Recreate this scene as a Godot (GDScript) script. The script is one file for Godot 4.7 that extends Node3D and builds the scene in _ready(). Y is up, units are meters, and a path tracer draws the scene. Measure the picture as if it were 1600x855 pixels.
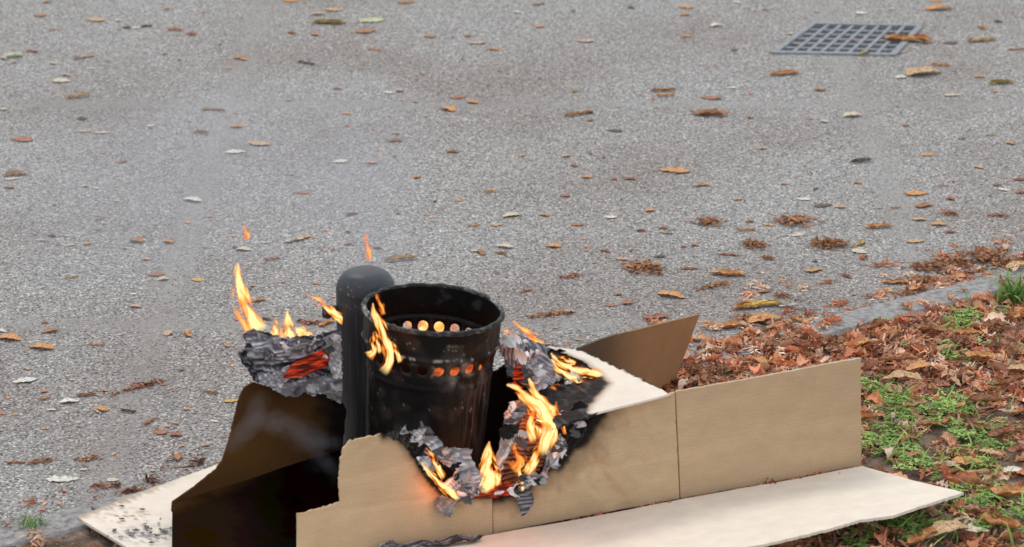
extends Node3D
# A burning cardboard box with a blackened bucket and cylinder on the edge of an autumn road.
# Photograph pixels (1600 x 855) are turned into places on real planes by ray().

const F := 4537.0
const PITCH := 19.5
const CAM_H := 2.15
const BASE := 0.026          # height of the ground under the cardboard

var cam_basis := Basis(Vector3.RIGHT, deg_to_rad(-PITCH))
var eye := Vector3(0, CAM_H, 0)
var rng := RandomNumberGenerator.new()
var noise := FastNoiseLite.new()
var names := {}
var mats := {}
var leaf_meshes := {}
var pending_leaves := []

# ------------------------------------------------------------------ geometry of the view
func ray(px: float, py: float) -> Vector3:
	return (cam_basis * Vector3((px - 800.0) / F, -(py - 427.5) / F, -1.0)).normalized()

func ground(px: float, py: float, h := 0.0) -> Vector3:
	var d := ray(px, py)
	return eye + d * ((h - CAM_H) / d.y)

func on_plane(px: float, py: float, o: Vector3, n: Vector3) -> Vector3:
	var d := ray(px, py)
	return eye + d * ((o - eye).dot(n) / d.dot(n))

func pixel(p: Vector3) -> Vector2:
	var c := cam_basis.inverse() * (p - eye)
	return Vector2(800.0 + F * c.x / -c.z, 427.5 - F * c.y / -c.z)

func depth(p: Vector3) -> float:
	return -(cam_basis.inverse() * (p - eye)).z

func metres(px: float, p: Vector3) -> float:
	return px * depth(p) / F

# ------------------------------------------------------------------ nodes
func numbered(called: String) -> String:
	var k: int = names.get(called, 0)
	names[called] = k + 1
	return called if k == 0 else "%s_%03d" % [called, k]

func thing(called: String, label: String, category: String, at := Vector3.ZERO, group := "") -> Node3D:
	var o := Node3D.new()
	o.name = numbered(called)
	add_child(o)
	o.position = at
	tag(o, label, category, group)
	return o

func tag(o: Node, label: String, category := "", group := "", kind := "") -> void:
	if label: o.set_meta("label", label)
	if category: o.set_meta("category", category)
	if group: o.set_meta("group", group)
	if kind: o.set_meta("kind", kind)

func obj(called: String, mesh: Mesh, m: Material, parent: Node3D = null) -> MeshInstance3D:
	var o := MeshInstance3D.new()
	o.mesh = mesh
	o.material_override = m
	if parent == null:
		o.name = numbered(called)
		add_child(o)
	else:
		o.name = called
		parent.add_child(o, true)
		o.position = -parent.position if parent.get_parent() == self else Vector3.ZERO
	return o

func struct(called: String, mesh: Mesh, m: Material) -> MeshInstance3D:
	var o := obj(called, mesh, m)
	o.set_meta("kind", "structure")
	return o

# ------------------------------------------------------------------ materials
func lin(r: float, g: float, b: float) -> Color:
	return Color(r, g, b).linear_to_srgb()

func mat(key: String, c: Color, rough := 0.85, vertex := false) -> StandardMaterial3D:
	if mats.has(key): return mats[key]
	var m := StandardMaterial3D.new()
	m.resource_name = key
	m.albedo_color = c
	m.roughness = rough
	m.metallic_specular = 0.35
	m.vertex_color_use_as_albedo = vertex
	mats[key] = m
	return m

func noise_tex(type: int, freq: float, size: int, stops: Array, sd: int, oct := 3, normal := 0.0, ret := -1) -> NoiseTexture2D:
	var n := FastNoiseLite.new()
	n.noise_type = type
	n.frequency = freq
	n.seed = sd
	n.fractal_octaves = oct
	if type == FastNoiseLite.TYPE_CELLULAR:
		n.fractal_type = FastNoiseLite.FRACTAL_NONE
		n.cellular_jitter = 1.0
		n.cellular_return_type = (FastNoiseLite.RETURN_CELL_VALUE if ret < 0 else ret) as FastNoiseLite.CellularReturnType
	var t := NoiseTexture2D.new()
	t.width = size
	t.height = size
	t.seamless = true
	t.noise = n
	if normal > 0.0:
		t.as_normal_map = true
		t.bump_strength = normal
	elif stops.size():
		var g := Gradient.new()
		var offs := PackedFloat32Array()
		var cols := PackedColorArray()
		for s in stops:
			offs.append(s[0]); cols.append(s[1])
		g.offsets = offs
		g.colors = cols
		t.color_ramp = g
	return t

func grey(v: float, warm := 0.0) -> Color:
	return Color(v * (1.0 + warm), v, v * (1.0 - warm))

# ------------------------------------------------------------------ sheets: an outline on a plane, cut into cells, with a real thickness
# frame: basis.x / basis.y in the sheet, basis.z its front normal
func sheet(outline: PackedVector2Array, frame: Transform3D, thick: float, cell: float, disp: Callable, col: Callable) -> ArrayMesh:
	if Geometry2D.is_polygon_clockwise(outline):
		outline = outline.duplicate()
		outline.reverse()
	var lo := outline[0]
	var hi := outline[0]
	for p in outline:
		lo = lo.min(p); hi = hi.max(p)
	var st := SurfaceTool.new()
	st.begin(Mesh.PRIMITIVE_TRIANGLES)
	var place := func(p: Vector2, back: bool) -> void:
		var c: Color = col.call(p)
		st.set_color(c)
		st.set_uv(Vector2(p.x, p.y * 4.0))
		var d: float = disp.call(p)
		st.add_vertex(frame * Vector3(p.x, p.y, d - (thick if back else 0.0)))
	var nx := int(ceil((hi.x - lo.x) / cell))
	var ny := int(ceil((hi.y - lo.y) / cell))
	for i in nx:
		for j in ny:
			var a := lo + Vector2(i, j) * cell
			var q := PackedVector2Array([a, a + Vector2(cell, 0), a + Vector2(cell, cell), a + Vector2(0, cell)])
			var polys: Array = [q]
			polys = Geometry2D.intersect_polygons(outline, q)
			for poly: PackedVector2Array in polys:
				var idx := Geometry2D.triangulate_polygon(poly)
				for k in range(0, idx.size(), 3):
					var t0 := poly[idx[k]]; var t1 := poly[idx[k + 1]]; var t2 := poly[idx[k + 2]]
					if (t1 - t0).cross(t2 - t0) < 0.0:
						var w := t1; t1 = t2; t2 = w
					st.set_smooth_group(1)
					place.call(t0, false); place.call(t2, false); place.call(t1, false)
					if thick > 0.0:
						st.set_smooth_group(2)
						place.call(t0, true); place.call(t1, true); place.call(t2, true)
	if thick > 0.0:
		st.set_smooth_group(-1)
		for k in outline.size():
			var p := outline[k]
			var r := outline[(k + 1) % outline.size()]
			var n := maxi(1, int(ceil(p.distance_to(r) / cell)))
			for m in n:
				var e0 := p.lerp(r, m / float(n))
				var e1 := p.lerp(r, (m + 1) / float(n))
				place.call(e0, false); place.call(e1, false); place.call(e1, true)
				place.call(e0, false); place.call(e1, true); place.call(e0, true)
	st.generate_normals()
	return st.commit()

# a vertical plane through two ground points; x runs along it, y up, z to the camera's side
func wall_frame(a: Vector3, b: Vector3) -> Transform3D:
	var x := (b - a); x.y = 0.0; x = x.normalized()
	var z := x.cross(Vector3.UP).normalized()
	if z.dot(eye - a) < 0.0:
		x = -x; z = -z
	return Transform3D(Basis(x, Vector3.UP, z), a)

func trace(pts: Array, f: Transform3D) -> PackedVector2Array:
	var out := PackedVector2Array()
	var inv := f.affine_inverse()
	for p in pts:
		var l := inv * on_plane(p[0], p[1], f.origin, f.basis.z)
		out.append(Vector2(l.x, l.y))
	return out

# the same outline with a wandering, torn edge between points whose third value is 1
func torn(pts: Array, f: Transform3D, amp: float, step := 0.004) -> PackedVector2Array:
	var flat := trace(pts, f)
	var out := PackedVector2Array()
	for i in pts.size():
		var a := flat[i]
		var b := flat[(i + 1) % pts.size()]
		out.append(a)
		if pts[i].size() > 2:
			var n := int(a.distance_to(b) / step)
			var side := (b - a).normalized().orthogonal()
			for k in range(1, n):
				var p := a.lerp(b, k / float(n))
				out.append(p + side * amp * (noise.get_noise_2d(p.x * 9000.0, p.y * 9000.0) * 1.6 + rng.randf_range(-0.5, 0.5)))
	return out

func edge_distance(p: Vector2, line: PackedVector2Array) -> float:
	var d := 9.0
	for i in line.size() - 1:
		d = minf(d, p.distance_to(Geometry2D.get_closest_point_to_segment(p, line[i], line[i + 1])))
	return d

func flat_disp(_p: Vector2) -> float:
	return 0.0

func shade(c: Color, k: float) -> Color:
	return Color(c.r * k, c.g * k, c.b * k)

# ------------------------------------------------------------------ small solids
func box_into(st: SurfaceTool, f: Transform3D, size: Vector3, bev := 0.0) -> void:
	var h := size / 2.0
	var e := h - Vector3.ONE * bev
	var rings := [[Vector3(e.x, -h.y, e.z), 0], [Vector3(h.x, -e.y, h.z), 0], [Vector3(h.x, e.y, h.z), 0], [Vector3(e.x, h.y, e.z), 0]]
	var loops := []
	for r in rings:
		var v: Vector3 = r[0]
		loops.append([Vector3(-v.x, v.y, -v.z), Vector3(v.x, v.y, -v.z), Vector3(v.x, v.y, v.z), Vector3(-v.x, v.y, v.z)])
	st.set_smooth_group(-1)
	for i in 3:
		for k in 4:
			var a: Vector3 = loops[i][k]; var b: Vector3 = loops[i][(k + 1) % 4]
			var c: Vector3 = loops[i + 1][(k + 1) % 4]; var d: Vector3 = loops[i + 1][k]
			for v in [a, b, c, a, c, d]: st.add_vertex(f * v)
	for q in [[3, 0], [0, 1]]:
		var l: Array = loops[q[0]]
		var order: Array = [0, 1, 2, 0, 2, 3] if q[1] == 0 else [0, 2, 1, 0, 3, 2]
		for k in order: st.add_vertex(f * (l[k] as Vector3))

func begin() -> SurfaceTool:
	var st := SurfaceTool.new()
	st.begin(Mesh.PRIMITIVE_TRIANGLES)
	return st

func done(st: SurfaceTool) -> ArrayMesh:
	st.generate_normals()
	return st.commit()

func quad(st: SurfaceTool, a: Vector3, b: Vector3, c: Vector3, d: Vector3) -> void:
	for v in [a, b, c, a, c, d]:
		st.set_uv(Vector2(v.x, v.z))
		st.set_uv2(Vector2(v.x, v.z))
		st.add_vertex(v)

# a tube along points, radii per point
func tube_into(st: SurfaceTool, pts: PackedVector3Array, radii: PackedFloat32Array, sides: int, col := Color.WHITE) -> void:
	st.set_smooth_group(1)
	st.set_color(col)
	var rings := []
	for i in pts.size():
		var d := (pts[mini(i + 1, pts.size() - 1)] - pts[maxi(i - 1, 0)]).normalized()
		var u := d.cross(Vector3.UP if absf(d.y) < 0.9 else Vector3.RIGHT).normalized()
		var w := u.cross(d)
		var ring := PackedVector3Array()
		for k in sides:
			var a := TAU * k / sides
			ring.append(pts[i] + (u * cos(a) + w * sin(a)) * radii[i])
		rings.append(ring)
	for i in pts.size() - 1:
		for k in sides:
			var a: Vector3 = rings[i][k]; var b: Vector3 = rings[i][(k + 1) % sides]
			var c: Vector3 = rings[i + 1][(k + 1) % sides]; var d: Vector3 = rings[i + 1][k]
			for v in [a, b, c, a, c, d]: st.add_vertex(v)
	for e in [0, pts.size() - 1]:
		for k in sides:
			st.add_vertex(pts[e]); st.add_vertex(rings[e][k]); st.add_vertex(rings[e][(k + 1) % sides])

# lathe: profile of [radius, height, colour callable or colour]
func lathe(profile: Array, sides: int, col: Callable) -> ArrayMesh:
	var st := begin()
	st.set_smooth_group(1)
	for i in profile.size() - 1:
		for k in sides:
			var q := []
			for e in [[i, k], [i, k + 1], [i + 1, k + 1], [i + 1, k]]:
				var a: float = TAU * e[1] / sides
				q.append(Vector3(cos(a) * profile[e[0]][0], profile[e[0]][1], sin(a) * profile[e[0]][0]))
			for n in [0, 1, 2, 0, 2, 3]:
				st.set_color(col.call(q[n]))
				st.add_vertex(q[n])
	return done(st)

# ================================================================== the scene
func _ready() -> void:
	rng.seed = 7
	noise.seed = 3
	noise.frequency = 0.01
	noise.fractal_octaves = 3

	# camera
	var cam := Camera3D.new()
	cam.name = "camera"
	add_child(cam)
	cam.transform = Transform3D(cam_basis, eye)
	cam.near = 0.1
	cam.far = 900.0
	var att := CameraAttributesPhysical.new()
	att.frustum_focal_length = 12.0 / (427.5 / F)
	att.frustum_near = 0.1
	att.frustum_far = 900.0
	att.exposure_aperture = 8.5
	att.frustum_focus_distance = 5.75
	cam.attributes = att
	cam.fov = rad_to_deg(2.0 * atan(427.5 / F))
	cam.current = true

	# overcast sky and exposure
	var env := Environment.new()
	env.background_mode = Environment.BG_SKY
	var sky := Sky.new()
	var sm := ProceduralSkyMaterial.new()
	sm.sky_top_color = Color(0.90, 0.925, 0.96)
	sm.sky_horizon_color = Color(0.84, 0.85, 0.86)
	sm.sky_curve = 0.25
	sm.ground_bottom_color = Color(0.40, 0.39, 0.38)
	sm.ground_horizon_color = Color(0.55, 0.55, 0.55)
	sm.sun_angle_max = 1.0
	sky.sky_material = sm
	env.sky = sky
	env.tonemap_mode = Environment.TONE_MAPPER_LINEAR
	env.tonemap_exposure = 1.2
	env.sdfgi_enabled = true
	env.ssao_enabled = true
	env.ssil_enabled = true
	env.volumetric_fog_enabled = true
	env.volumetric_fog_density = 0.0
	var we := WorldEnvironment.new()
	we.name = "surroundings"
	we.environment = env
	add_child(we)
	var sun := DirectionalLight3D.new()
	sun.name = "sun"
	sun.light_energy = 0.36
	sun.light_angular_distance = 22.0
	sun.light_color = Color(1.0, 0.975, 0.94)
	sun.shadow_enabled = true
	add_child(sun)
	sun.look_at_from_position(Vector3(-1.0, 3.2, -2.0), Vector3.ZERO)

	kerb_line()
	build_road()
	build_kerb()
	build_verge()
	build_box()
	build_bucket()
	build_cylinder()
	build_ash()
	build_flames()
	build_smoke()
	make_leaf_meshes()
	build_leaves()
	build_litter()
	build_plants()

# ------------------------------------------------------------------ ground
var K0: Vector3
var KD: Vector3      # along the kerb, to the right
var KN: Vector3      # across it, to the camera's side
const KW := 0.088

func kerb_line() -> void:
	K0 = ground(0, 833)
	KD = (ground(1555, 437) - K0).normalized()
	KN = Vector3(-KD.z, 0, KD.x)
	if KN.z < 0: KN = -KN

func side(p: Vector3) -> float:
	return (p - K0).dot(KN)

func asphalt() -> StandardMaterial3D:
	var m := mat("asphalt", Color.WHITE, 0.93)
	m.albedo_texture = noise_tex(FastNoiseLite.TYPE_CELLULAR, 0.21, 2048, [
		[0.0, grey(0.35, 0.04)], [0.14, grey(0.47, 0.025)], [0.3, grey(0.555, 0.03)], [0.45, grey(0.595, 0.01)], [0.6, grey(0.635, 0.025)], [0.75, grey(0.575, 0.0)], [0.88, grey(0.70, 0.015)], [1.0, grey(0.86, 0.02)]], 11)
	m.uv1_scale = Vector3(0.60, 0.60, 1)
	m.normal_enabled = true
	m.normal_texture = noise_tex(FastNoiseLite.TYPE_CELLULAR, 0.16, 1024, [], 12, 1, 6.0, FastNoiseLite.RETURN_DISTANCE)
	m.normal_scale = 0.6
	m.detail_enabled = true
	m.detail_blend_mode = BaseMaterial3D.BLEND_MODE_MUL
	m.detail_uv_layer = BaseMaterial3D.DETAIL_UV_2
	m.detail_albedo = noise_tex(FastNoiseLite.TYPE_SIMPLEX_SMOOTH, 0.006, 1024, [[0.0, Color(0.90, 0.87, 0.855)], [0.32, Color(0.955, 0.94, 0.93)], [0.5, Color(0.985, 0.98, 0.975)], [0.7, Color(1, 1, 1)], [1.0, Color(1, 1, 1)]], 21, 6)
	m.uv2_scale = Vector3(0.17, 0.17, 1)
	return m

func build_road() -> void:
	# the road is one sheet with an opening under the drain
	var c := [ground(1203, 84.5), ground(1400, 88.5), ground(1444, 41), ground(1268, 37)]
	var s := 320.0
	var o := [Vector3(-s, 0, s), Vector3(s, 0, s), Vector3(s, 0, -s), Vector3(-s, 0, -s)]
	var st := begin()
	for i in 4:
		var k := (i + 1) % 4
		quad(st, o[i], o[k], c[k], c[i])
	st.set_smooth_group(-1)
	struct("road", done(st), asphalt())
	# drain
	var mid: Vector3 = (c[0] + c[1] + c[2] + c[3]) / 4.0
	var t := thing("drain_grate", "square grey cast iron drain grate with rows of slots, set in the asphalt", "drain grate", mid)
	var iron := mat("cast iron", Color.WHITE, 0.62)
	iron.albedo_texture = noise_tex(FastNoiseLite.TYPE_SIMPLEX_SMOOTH, 0.03, 256, [[0.0, grey(0.46, -0.03)], [0.5, grey(0.56, -0.03)], [1.0, grey(0.64, -0.01)]], 5, 4)
	iron.uv1_triplanar = true
	iron.uv1_scale = Vector3(6, 6, 6)
	var at := func(u: float, v: float, y: float) -> Vector3:
		return (c[0] as Vector3).lerp(c[1], u).lerp((c[3] as Vector3).lerp(c[2], u), v) + Vector3(0, y, 0)
	var slab := func(u0: float, u1: float, v0: float, v1: float, top: float, bottom: float) -> ArrayMesh:
		var b := begin()
		b.set_smooth_group(-1)
		var m := [at.call(u0, v0, top), at.call(u1, v0, top), at.call(u1, v1, top), at.call(u0, v1, top)]
		var w := [at.call(u0, v0, bottom), at.call(u1, v0, bottom), at.call(u1, v1, bottom), at.call(u0, v1, bottom)]
		quad(b, m[0], m[3], m[2], m[1])
		quad(b, w[0], w[1], w[2], w[3])
		for i in 4:
			var k := (i + 1) % 4
			quad(b, m[i], m[k], w[k], w[i])
		return done(b)
	var f := 0.055
	obj("frame_bar", slab.call(0.0, 1.0, 0.0, f, 0.006, -0.03), iron, t)
	obj("frame_bar", slab.call(0.0, 1.0, 1.0 - f, 1.0, 0.006, -0.03), iron, t)
	obj("frame_bar", slab.call(0.0, f, f, 1.0 - f, 0.006, -0.03), iron, t)
	obj("frame_bar", slab.call(1.0 - f, 1.0, f, 1.0 - f, 0.006, -0.03), iron, t)
	var n := 8
	var pitch := (1.0 - 2 * f) / n
	for k in range(1, n):
		var u := f + k * pitch
		obj("long_bar", slab.call(u - 0.0155, u + 0.0155, f, 1.0 - f, 0.004, -0.03), iron, t)
	for k in range(1, 6):
		var v := f + k * (1.0 - 2 * f) / 6.0
		obj("cross_bar", slab.call(f, 1.0 - f, v - 0.018, v + 0.018, 0.002, -0.028), iron, t)
	var pit := begin()
	pit.set_smooth_group(-1)
	for i in 4:
		var k := (i + 1) % 4
		quad(pit, c[i], c[k], (c[k] as Vector3) - Vector3(0, 0.5, 0), (c[i] as Vector3) - Vector3(0, 0.5, 0))
	quad(pit, c[0] - Vector3(0, 0.5, 0), c[1] - Vector3(0, 0.5, 0), c[2] - Vector3(0, 0.5, 0), c[3] - Vector3(0, 0.5, 0))
	obj("shaft", done(pit), mat("shade black drain shaft", lin(0.008, 0.008, 0.008), 0.8), t)  # near black: the shade of the depth is put into the colour

func build_kerb() -> void:
	var m := mat("kerb stone", Color.WHITE, 0.9)
	m.albedo_texture = noise_tex(FastNoiseLite.TYPE_SIMPLEX_SMOOTH, 0.02, 512, [[0.0, Color(0.44, 0.425, 0.41)], [0.4, Color(0.575, 0.565, 0.56)], [0.6, Color(0.615, 0.61, 0.605)], [1.0, Color(0.69, 0.68, 0.67)]], 31, 6)
	m.uv1_triplanar = true
	m.uv1_world_triplanar = true
	m.uv1_scale = Vector3(4.5, 4.5, 4.5)
	m.normal_enabled = true
	m.normal_texture = noise_tex(FastNoiseLite.TYPE_SIMPLEX_SMOOTH, 0.08, 512, [], 32, 4, 5.0)
	var root := Node3D.new()
	root.name = "kerb"
	root.set_meta("kind", "structure")
	add_child(root)
	var x := -5.2
	while x < 9.0:
		var l := rng.randf_range(0.46, 0.72)
		var st := begin()
		var f := Transform3D(Basis(KD, Vector3.UP, KN).rotated(Vector3.UP, rng.randf_range(-0.004, 0.004)), K0 + KD * (x + l / 2) + KN * KW / 2 + Vector3(0, rng.randf_range(-0.051, -0.046), 0))
		box_into(st, f, Vector3(l - 0.007, 0.13, KW), 0.006)
		obj("kerb_stone", done(st), m, root)
		x += l

func verge_height(p: Vector3) -> float:
	return 0.011 + 0.007 * noise.get_noise_2d(p.x * 900.0, p.z * 900.0)

func build_verge() -> void:
	var m := mat("bare soil", Color.WHITE, 0.97)
	m.albedo_texture = noise_tex(FastNoiseLite.TYPE_SIMPLEX_SMOOTH, 0.02, 1024, [[0.0, Color(0.30, 0.24, 0.20)], [0.4, Color(0.42, 0.35, 0.30)], [0.6, Color(0.50, 0.43, 0.38)], [1.0, Color(0.62, 0.56, 0.51)]], 41, 6)
	m.uv1_scale = Vector3(0.9, 0.9, 1)
	m.normal_enabled = true
	m.normal_texture = noise_tex(FastNoiseLite.TYPE_SIMPLEX_SMOOTH, 0.05, 1024, [], 42, 5, 8.0)
	var st := begin()
	st.set_smooth_group(1)
	# fine near the picture, one wide strip further out
	var nx := 150; var nz := 64
	var spot := func(i: int, j: int) -> Vector3:
		var u := -3.2 + 7.0 * i / nx
		var v := KW + 0.002 + 2.6 * j / nz
		var p := K0 + KD * u + KN * v
		p.y = verge_height(p)
		return p
	for i in nx:
		for j in nz:
			quad(st, spot.call(i, j), spot.call(i + 1, j), spot.call(i + 1, j + 1), spot.call(i, j + 1))
	var q := func(u: float, v: float) -> Vector3:
		return K0 + KD * u + KN * v + Vector3(0, 0.008, 0)
	st.set_smooth_group(-1)
	quad(st, q.call(-200, KW), q.call(-3.2, KW), q.call(-3.2, 200), q.call(-200, 200))
	quad(st, q.call(3.8, KW), q.call(200, KW), q.call(200, 200), q.call(3.8, 200))
	quad(st, q.call(-3.2, KW + 2.6), q.call(3.8, KW + 2.6), q.call(3.8, 200), q.call(-3.2, 200))
	struct("verge_soil", done(st), m)

# ------------------------------------------------------------------ the cardboard box
var box: Node3D
var front: Transform3D
var back: Transform3D
var top_h: float
const TAN := Color(0.64, 0.46, 0.285)
const CREAM := Color(0.86, 0.765, 0.655)
const CHAR := Color(0.012, 0.011, 0.011)

func card_material(key: String, ridges: float, rough := 0.8) -> StandardMaterial3D:
	var m := mat(key, Color.WHITE, rough, true)
	# one metre along the sheet, a quarter of a metre across it
	var im := Image.create(1024, 512, false, Image.FORMAT_RGBA8)
	var bump := Image.create(1024, 512, false, Image.FORMAT_RGBA8)
	var fib := FastNoiseLite.new()
	fib.seed = 77
	fib.frequency = 0.02
	fib.fractal_octaves = 4
	var creases := [[68, 0.5], [150, 0.25], [214, 1.0], [262, 0.3], [318, 0.7], [352, 0.3], [430, 0.5]]
	for y in 512:
		# corrugation: ridges whose depth wanders from one to the next
		var w := fib.get_noise_1d(y * 2.1) * 0.5 + 0.5
		var r := pow(0.5 + 0.5 * sin(y * TAU / 14.22), 2.0) * w * ridges
		for x in 1024:
			var f := fib.get_noise_2d(x * 1.2, y * 5.0)
			var b := fib.get_noise_2d(x * 0.7 + 900.0, y * 0.5)
			var v := 0.96 + 0.022 * f + 0.03 * b - r * 0.06
			var h := 0.5 + r * 0.5 * (0.7 + 0.5 * b) + 0.03 * f
			for c in creases:
				var d: float = y - c[0] - 7.0 * fib.get_noise_1d(x * 0.35 + c[0] * 40.0)
				if absf(d) < 6.0:
					var k: float = c[1] * clampf(0.35 + 1.6 * fib.get_noise_1d(x * 0.9 + c[0] * 90.0), 0.0, 1.0)
					v += k * (0.07 * exp(-d * d / 1.2) - 0.06 * exp(-(d - 2.5) * (d - 2.5) / 2.0))
					h += k * 0.35 * exp(-d * d / 3.0)
			# flecks in the paper
			if fib.get_noise_2d(x * 9.0 + 300.0, y * 9.0) > 0.44: v -= 0.09
			v = clampf(v, 0.0, 1.0)
			im.set_pixel(x, y, Color(v, v, v * (0.995 + 0.01 * f)))
			h = clampf(h, 0.0, 1.0)
			bump.set_pixel(x, y, Color(h, h, h))
	bump.bump_map_to_normal_map(3.0)
	m.albedo_texture = ImageTexture.create_from_image(im)
	m.normal_enabled = true
	m.normal_texture = ImageTexture.create_from_image(bump)
	m.normal_scale = 0.5
	return m

func part_sheet(called: String, outline: PackedVector2Array, f: Transform3D, thick: float, cell: float, disp: Callable, col: Callable, m: Material) -> MeshInstance3D:
	return obj(called, sheet(outline, f, thick, cell, disp, col), m, box)

func build_box() -> void:
	var tanm := card_material("brown cardboard", 0.4)
	var creamm := card_material("cream cardboard", 0.12, 0.7)
	var dark_toned := mat("scorched cardboard", Color.WHITE, 0.95, true)  # cardboard in dark brown to black vertex colours
	dark_toned.metallic_specular = 0.08
	var a := ground(465, 888, BASE)
	var b := ground(1345, 727, BASE)
	front = wall_frame(a, b)
	box = thing("cardboard_box", "opened brown and cream cardboard box lying on the verge, its middle burning", "box", (a + b) / 2.0)
	top_h = on_plane(1345, 560, front.origin, front.basis.z).y
	# the back wall stands under the far corner of the top
	var far := ground(905, 545, top_h)
	back = Transform3D(front.basis, Vector3(far.x, BASE, far.z))
	print("top ", top_h, " box depth ", (far - front.origin).dot(front.basis.z))

	# front wall with the burnt notch
	var burn_pts := [[532, 786], [530, 760], [533, 725], [536, 705], [545, 692], [565, 686], [600, 680], [612, 677], [625, 685], [640, 700], [655, 725], [668, 745], [685, 765], [705, 779], [730, 779], [745, 775], [770, 774], [800, 767], [830, 751], [850, 735], [880, 710], [905, 688], [915, 672], [925, 655], [937, 644]]
	var pts := [[465, 888], [465, 804], [478, 803, 1], [496, 797, 1]]
	# a second fold divides the front at its lower middle
	var pts2 := [[771.2, 833.8]]
	for p in burn_pts: (pts if p[0] < 770 else pts2).append([p[0], p[1], 1])
	pts.append_array([[769.2, 775], [769.6, 834.2]])
	pts2.append_array([[990, 629], [1048, 615], [1054, 613], [1061.5, 779]])
	var burn := trace(burn_pts, front)
	var hot := burn.slice(6)
	var fcol := func(p: Vector2) -> Color:
		var d := edge_distance(p, hot)
		var n := noise.get_noise_2d(p.x * 2600.0, p.y * 2600.0)
		var px := pixel(front * Vector3(p.x, p.y, 0))
		var reach := 0.006 + 0.004 * n
		if px.x > 770: reach = 0.016 + 0.008 * n
		if px.x > 870: reach = 0.021 + 0.01 * n
		var k := smoothstep(reach * 0.55, reach * 1.35, d)
		var c := TAN.lerp(Color(0.16, 0.09, 0.04), 0.5 * smoothstep(reach * 3.4, reach, d))
		c = shade(c, 1.0 + 0.07 * noise.get_noise_2d(p.x * 700.0, p.y * 1500.0))
		# scuffs where the paper skin has torn near the top fold
		var scuff := smoothstep(0.012, 0.002, absf(p.y - top_h + BASE + 0.006)) * smoothstep(0.1, 0.4, noise.get_noise_2d(p.x * 3000.0, 50.0)) * smoothstep(930, 960, px.x)
		c = c.lerp(Color(0.66, 0.58, 0.48), scuff * 0.7)
		return CHAR.lerp(c, k)
	var fdisp := func(p: Vector2) -> float:
		var px := pixel(front * Vector3(p.x, p.y, 0))
		var e := 0.0035 * noise.get_noise_2d(p.x * 240.0, p.y * 240.0)
		# two creases across the height, and dents right of the burn
		for h in [0.092, 0.152]:
			e -= 0.0016 * exp(-pow((p.y - h - 0.012 * noise.get_noise_1d(p.x * 300.0 + h * 9000.0)) / 0.0035, 2.0))
		var q := px - Vector2(945, 725)
		var dent := exp(-q.length_squared() / 3200.0)
		e += dent * 0.005 * sin((q.x * 0.75 - q.y * 0.45) * 0.11 + 2.0 * noise.get_noise_2d(px.x * 3.0, px.y * 3.0))
		var q2 := px - Vector2(1010, 650)
		e += 0.003 * exp(-pow((q2.x - 0.35 * q2.y) / 6.0, 2.0)) * exp(-pow(q2.y / 45.0, 2.0))
		# diagonal crease on the left
		var q3 := px - Vector2(565, 705)
		e -= 0.003 * exp(-pow((q3.x * 0.62 + q3.y * 0.78) / 4.0, 2.0)) * exp(-pow(q3.x / 40.0, 2.0))
		return e
	part_sheet("front_panel", torn(pts, front, 0.0022), front, 0.005, 0.005, fdisp, fcol, tanm)
	part_sheet("front_panel", torn(pts2, front, 0.0022), front, 0.005, 0.005, fdisp, fcol, tanm)
	var ecol := func(p: Vector2) -> Color:
		var c := shade(Color(0.62, 0.44, 0.275), 1.0 + 0.06 * noise.get_noise_2d(p.x * 500.0, p.y * 1500.0))
		var scuff := smoothstep(0.007, 0.001, absf(p.y - top_h + BASE)) * smoothstep(-0.1, 0.4, noise.get_noise_2d(p.x * 2500.0, 50.0))
		return c.lerp(Color(0.62, 0.54, 0.42), scuff * 0.8)
	var edisp := func(p: Vector2) -> float:
		var e := 0.003 * noise.get_noise_2d(p.x * 200.0, p.y * 300.0)
		e -= 0.0018 * exp(-pow((p.y - 0.098 - 0.02 * (p.x - 0.9)) / 0.003, 2.0))
		return e
	part_sheet("end_flap", torn([[1063.5, 778.6], [1056.5, 612.6, 1], [1345, 560], [1346, 640, 1], [1345.5, 727], [1200, 755, 1], [1150, 763.5, 1]], front, 0.0006), front, 0.005, 0.008, edisp, ecol, tanm)

	# top panel, horizontal, its burnt side curling away towards the bucket
	var topf := Transform3D(Basis(front.basis.x, -front.basis.z, Vector3.UP), Vector3(front.origin.x, top_h, front.origin.z))
	var tpts := [[1048, 613.5], [988, 583], [905, 545], [868, 542, 1], [826, 529, 1], [800, 523, 1], [786, 548, 1], [793, 585, 1], [818, 600, 1], [850, 640, 1], [872, 664, 1], [902, 655, 1], [935, 643]]
	var tburn := trace([[800, 545], [832, 543], [868, 548], [905, 563], [930, 580], [947, 597], [930, 616], [917, 632], [905, 650]], topf)
	var tclean := trace([[905, 545], [868, 542], [846, 540], [868, 548], [905, 563], [930, 580], [947, 597], [930, 616], [917, 632], [918, 646], [935, 643], [1048, 613.5]], topf)
	var tcol := func(p: Vector2) -> Color:
		var n := noise.get_noise_2d(p.x * 2600.0, p.y * 2600.0)
		var d := edge_distance(p, tburn)
		var k := smoothstep(0.001, 0.009, d + 0.004 * n) if Geometry2D.is_point_in_polygon(p, tclean) else 0.0
		var c := shade(CREAM, 1.0 + 0.03 * n)
		c = c.lerp(Color(0.35, 0.22, 0.1), 0.55 * smoothstep(0.02, 0.006, d))
		var burnt := CHAR.lerp(Color(0.10, 0.10, 0.11), smoothstep(0.1, 0.6, noise.get_noise_2d(p.x * 4000.0, p.y * 1300.0)))
		return burnt.lerp(c, k)
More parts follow.
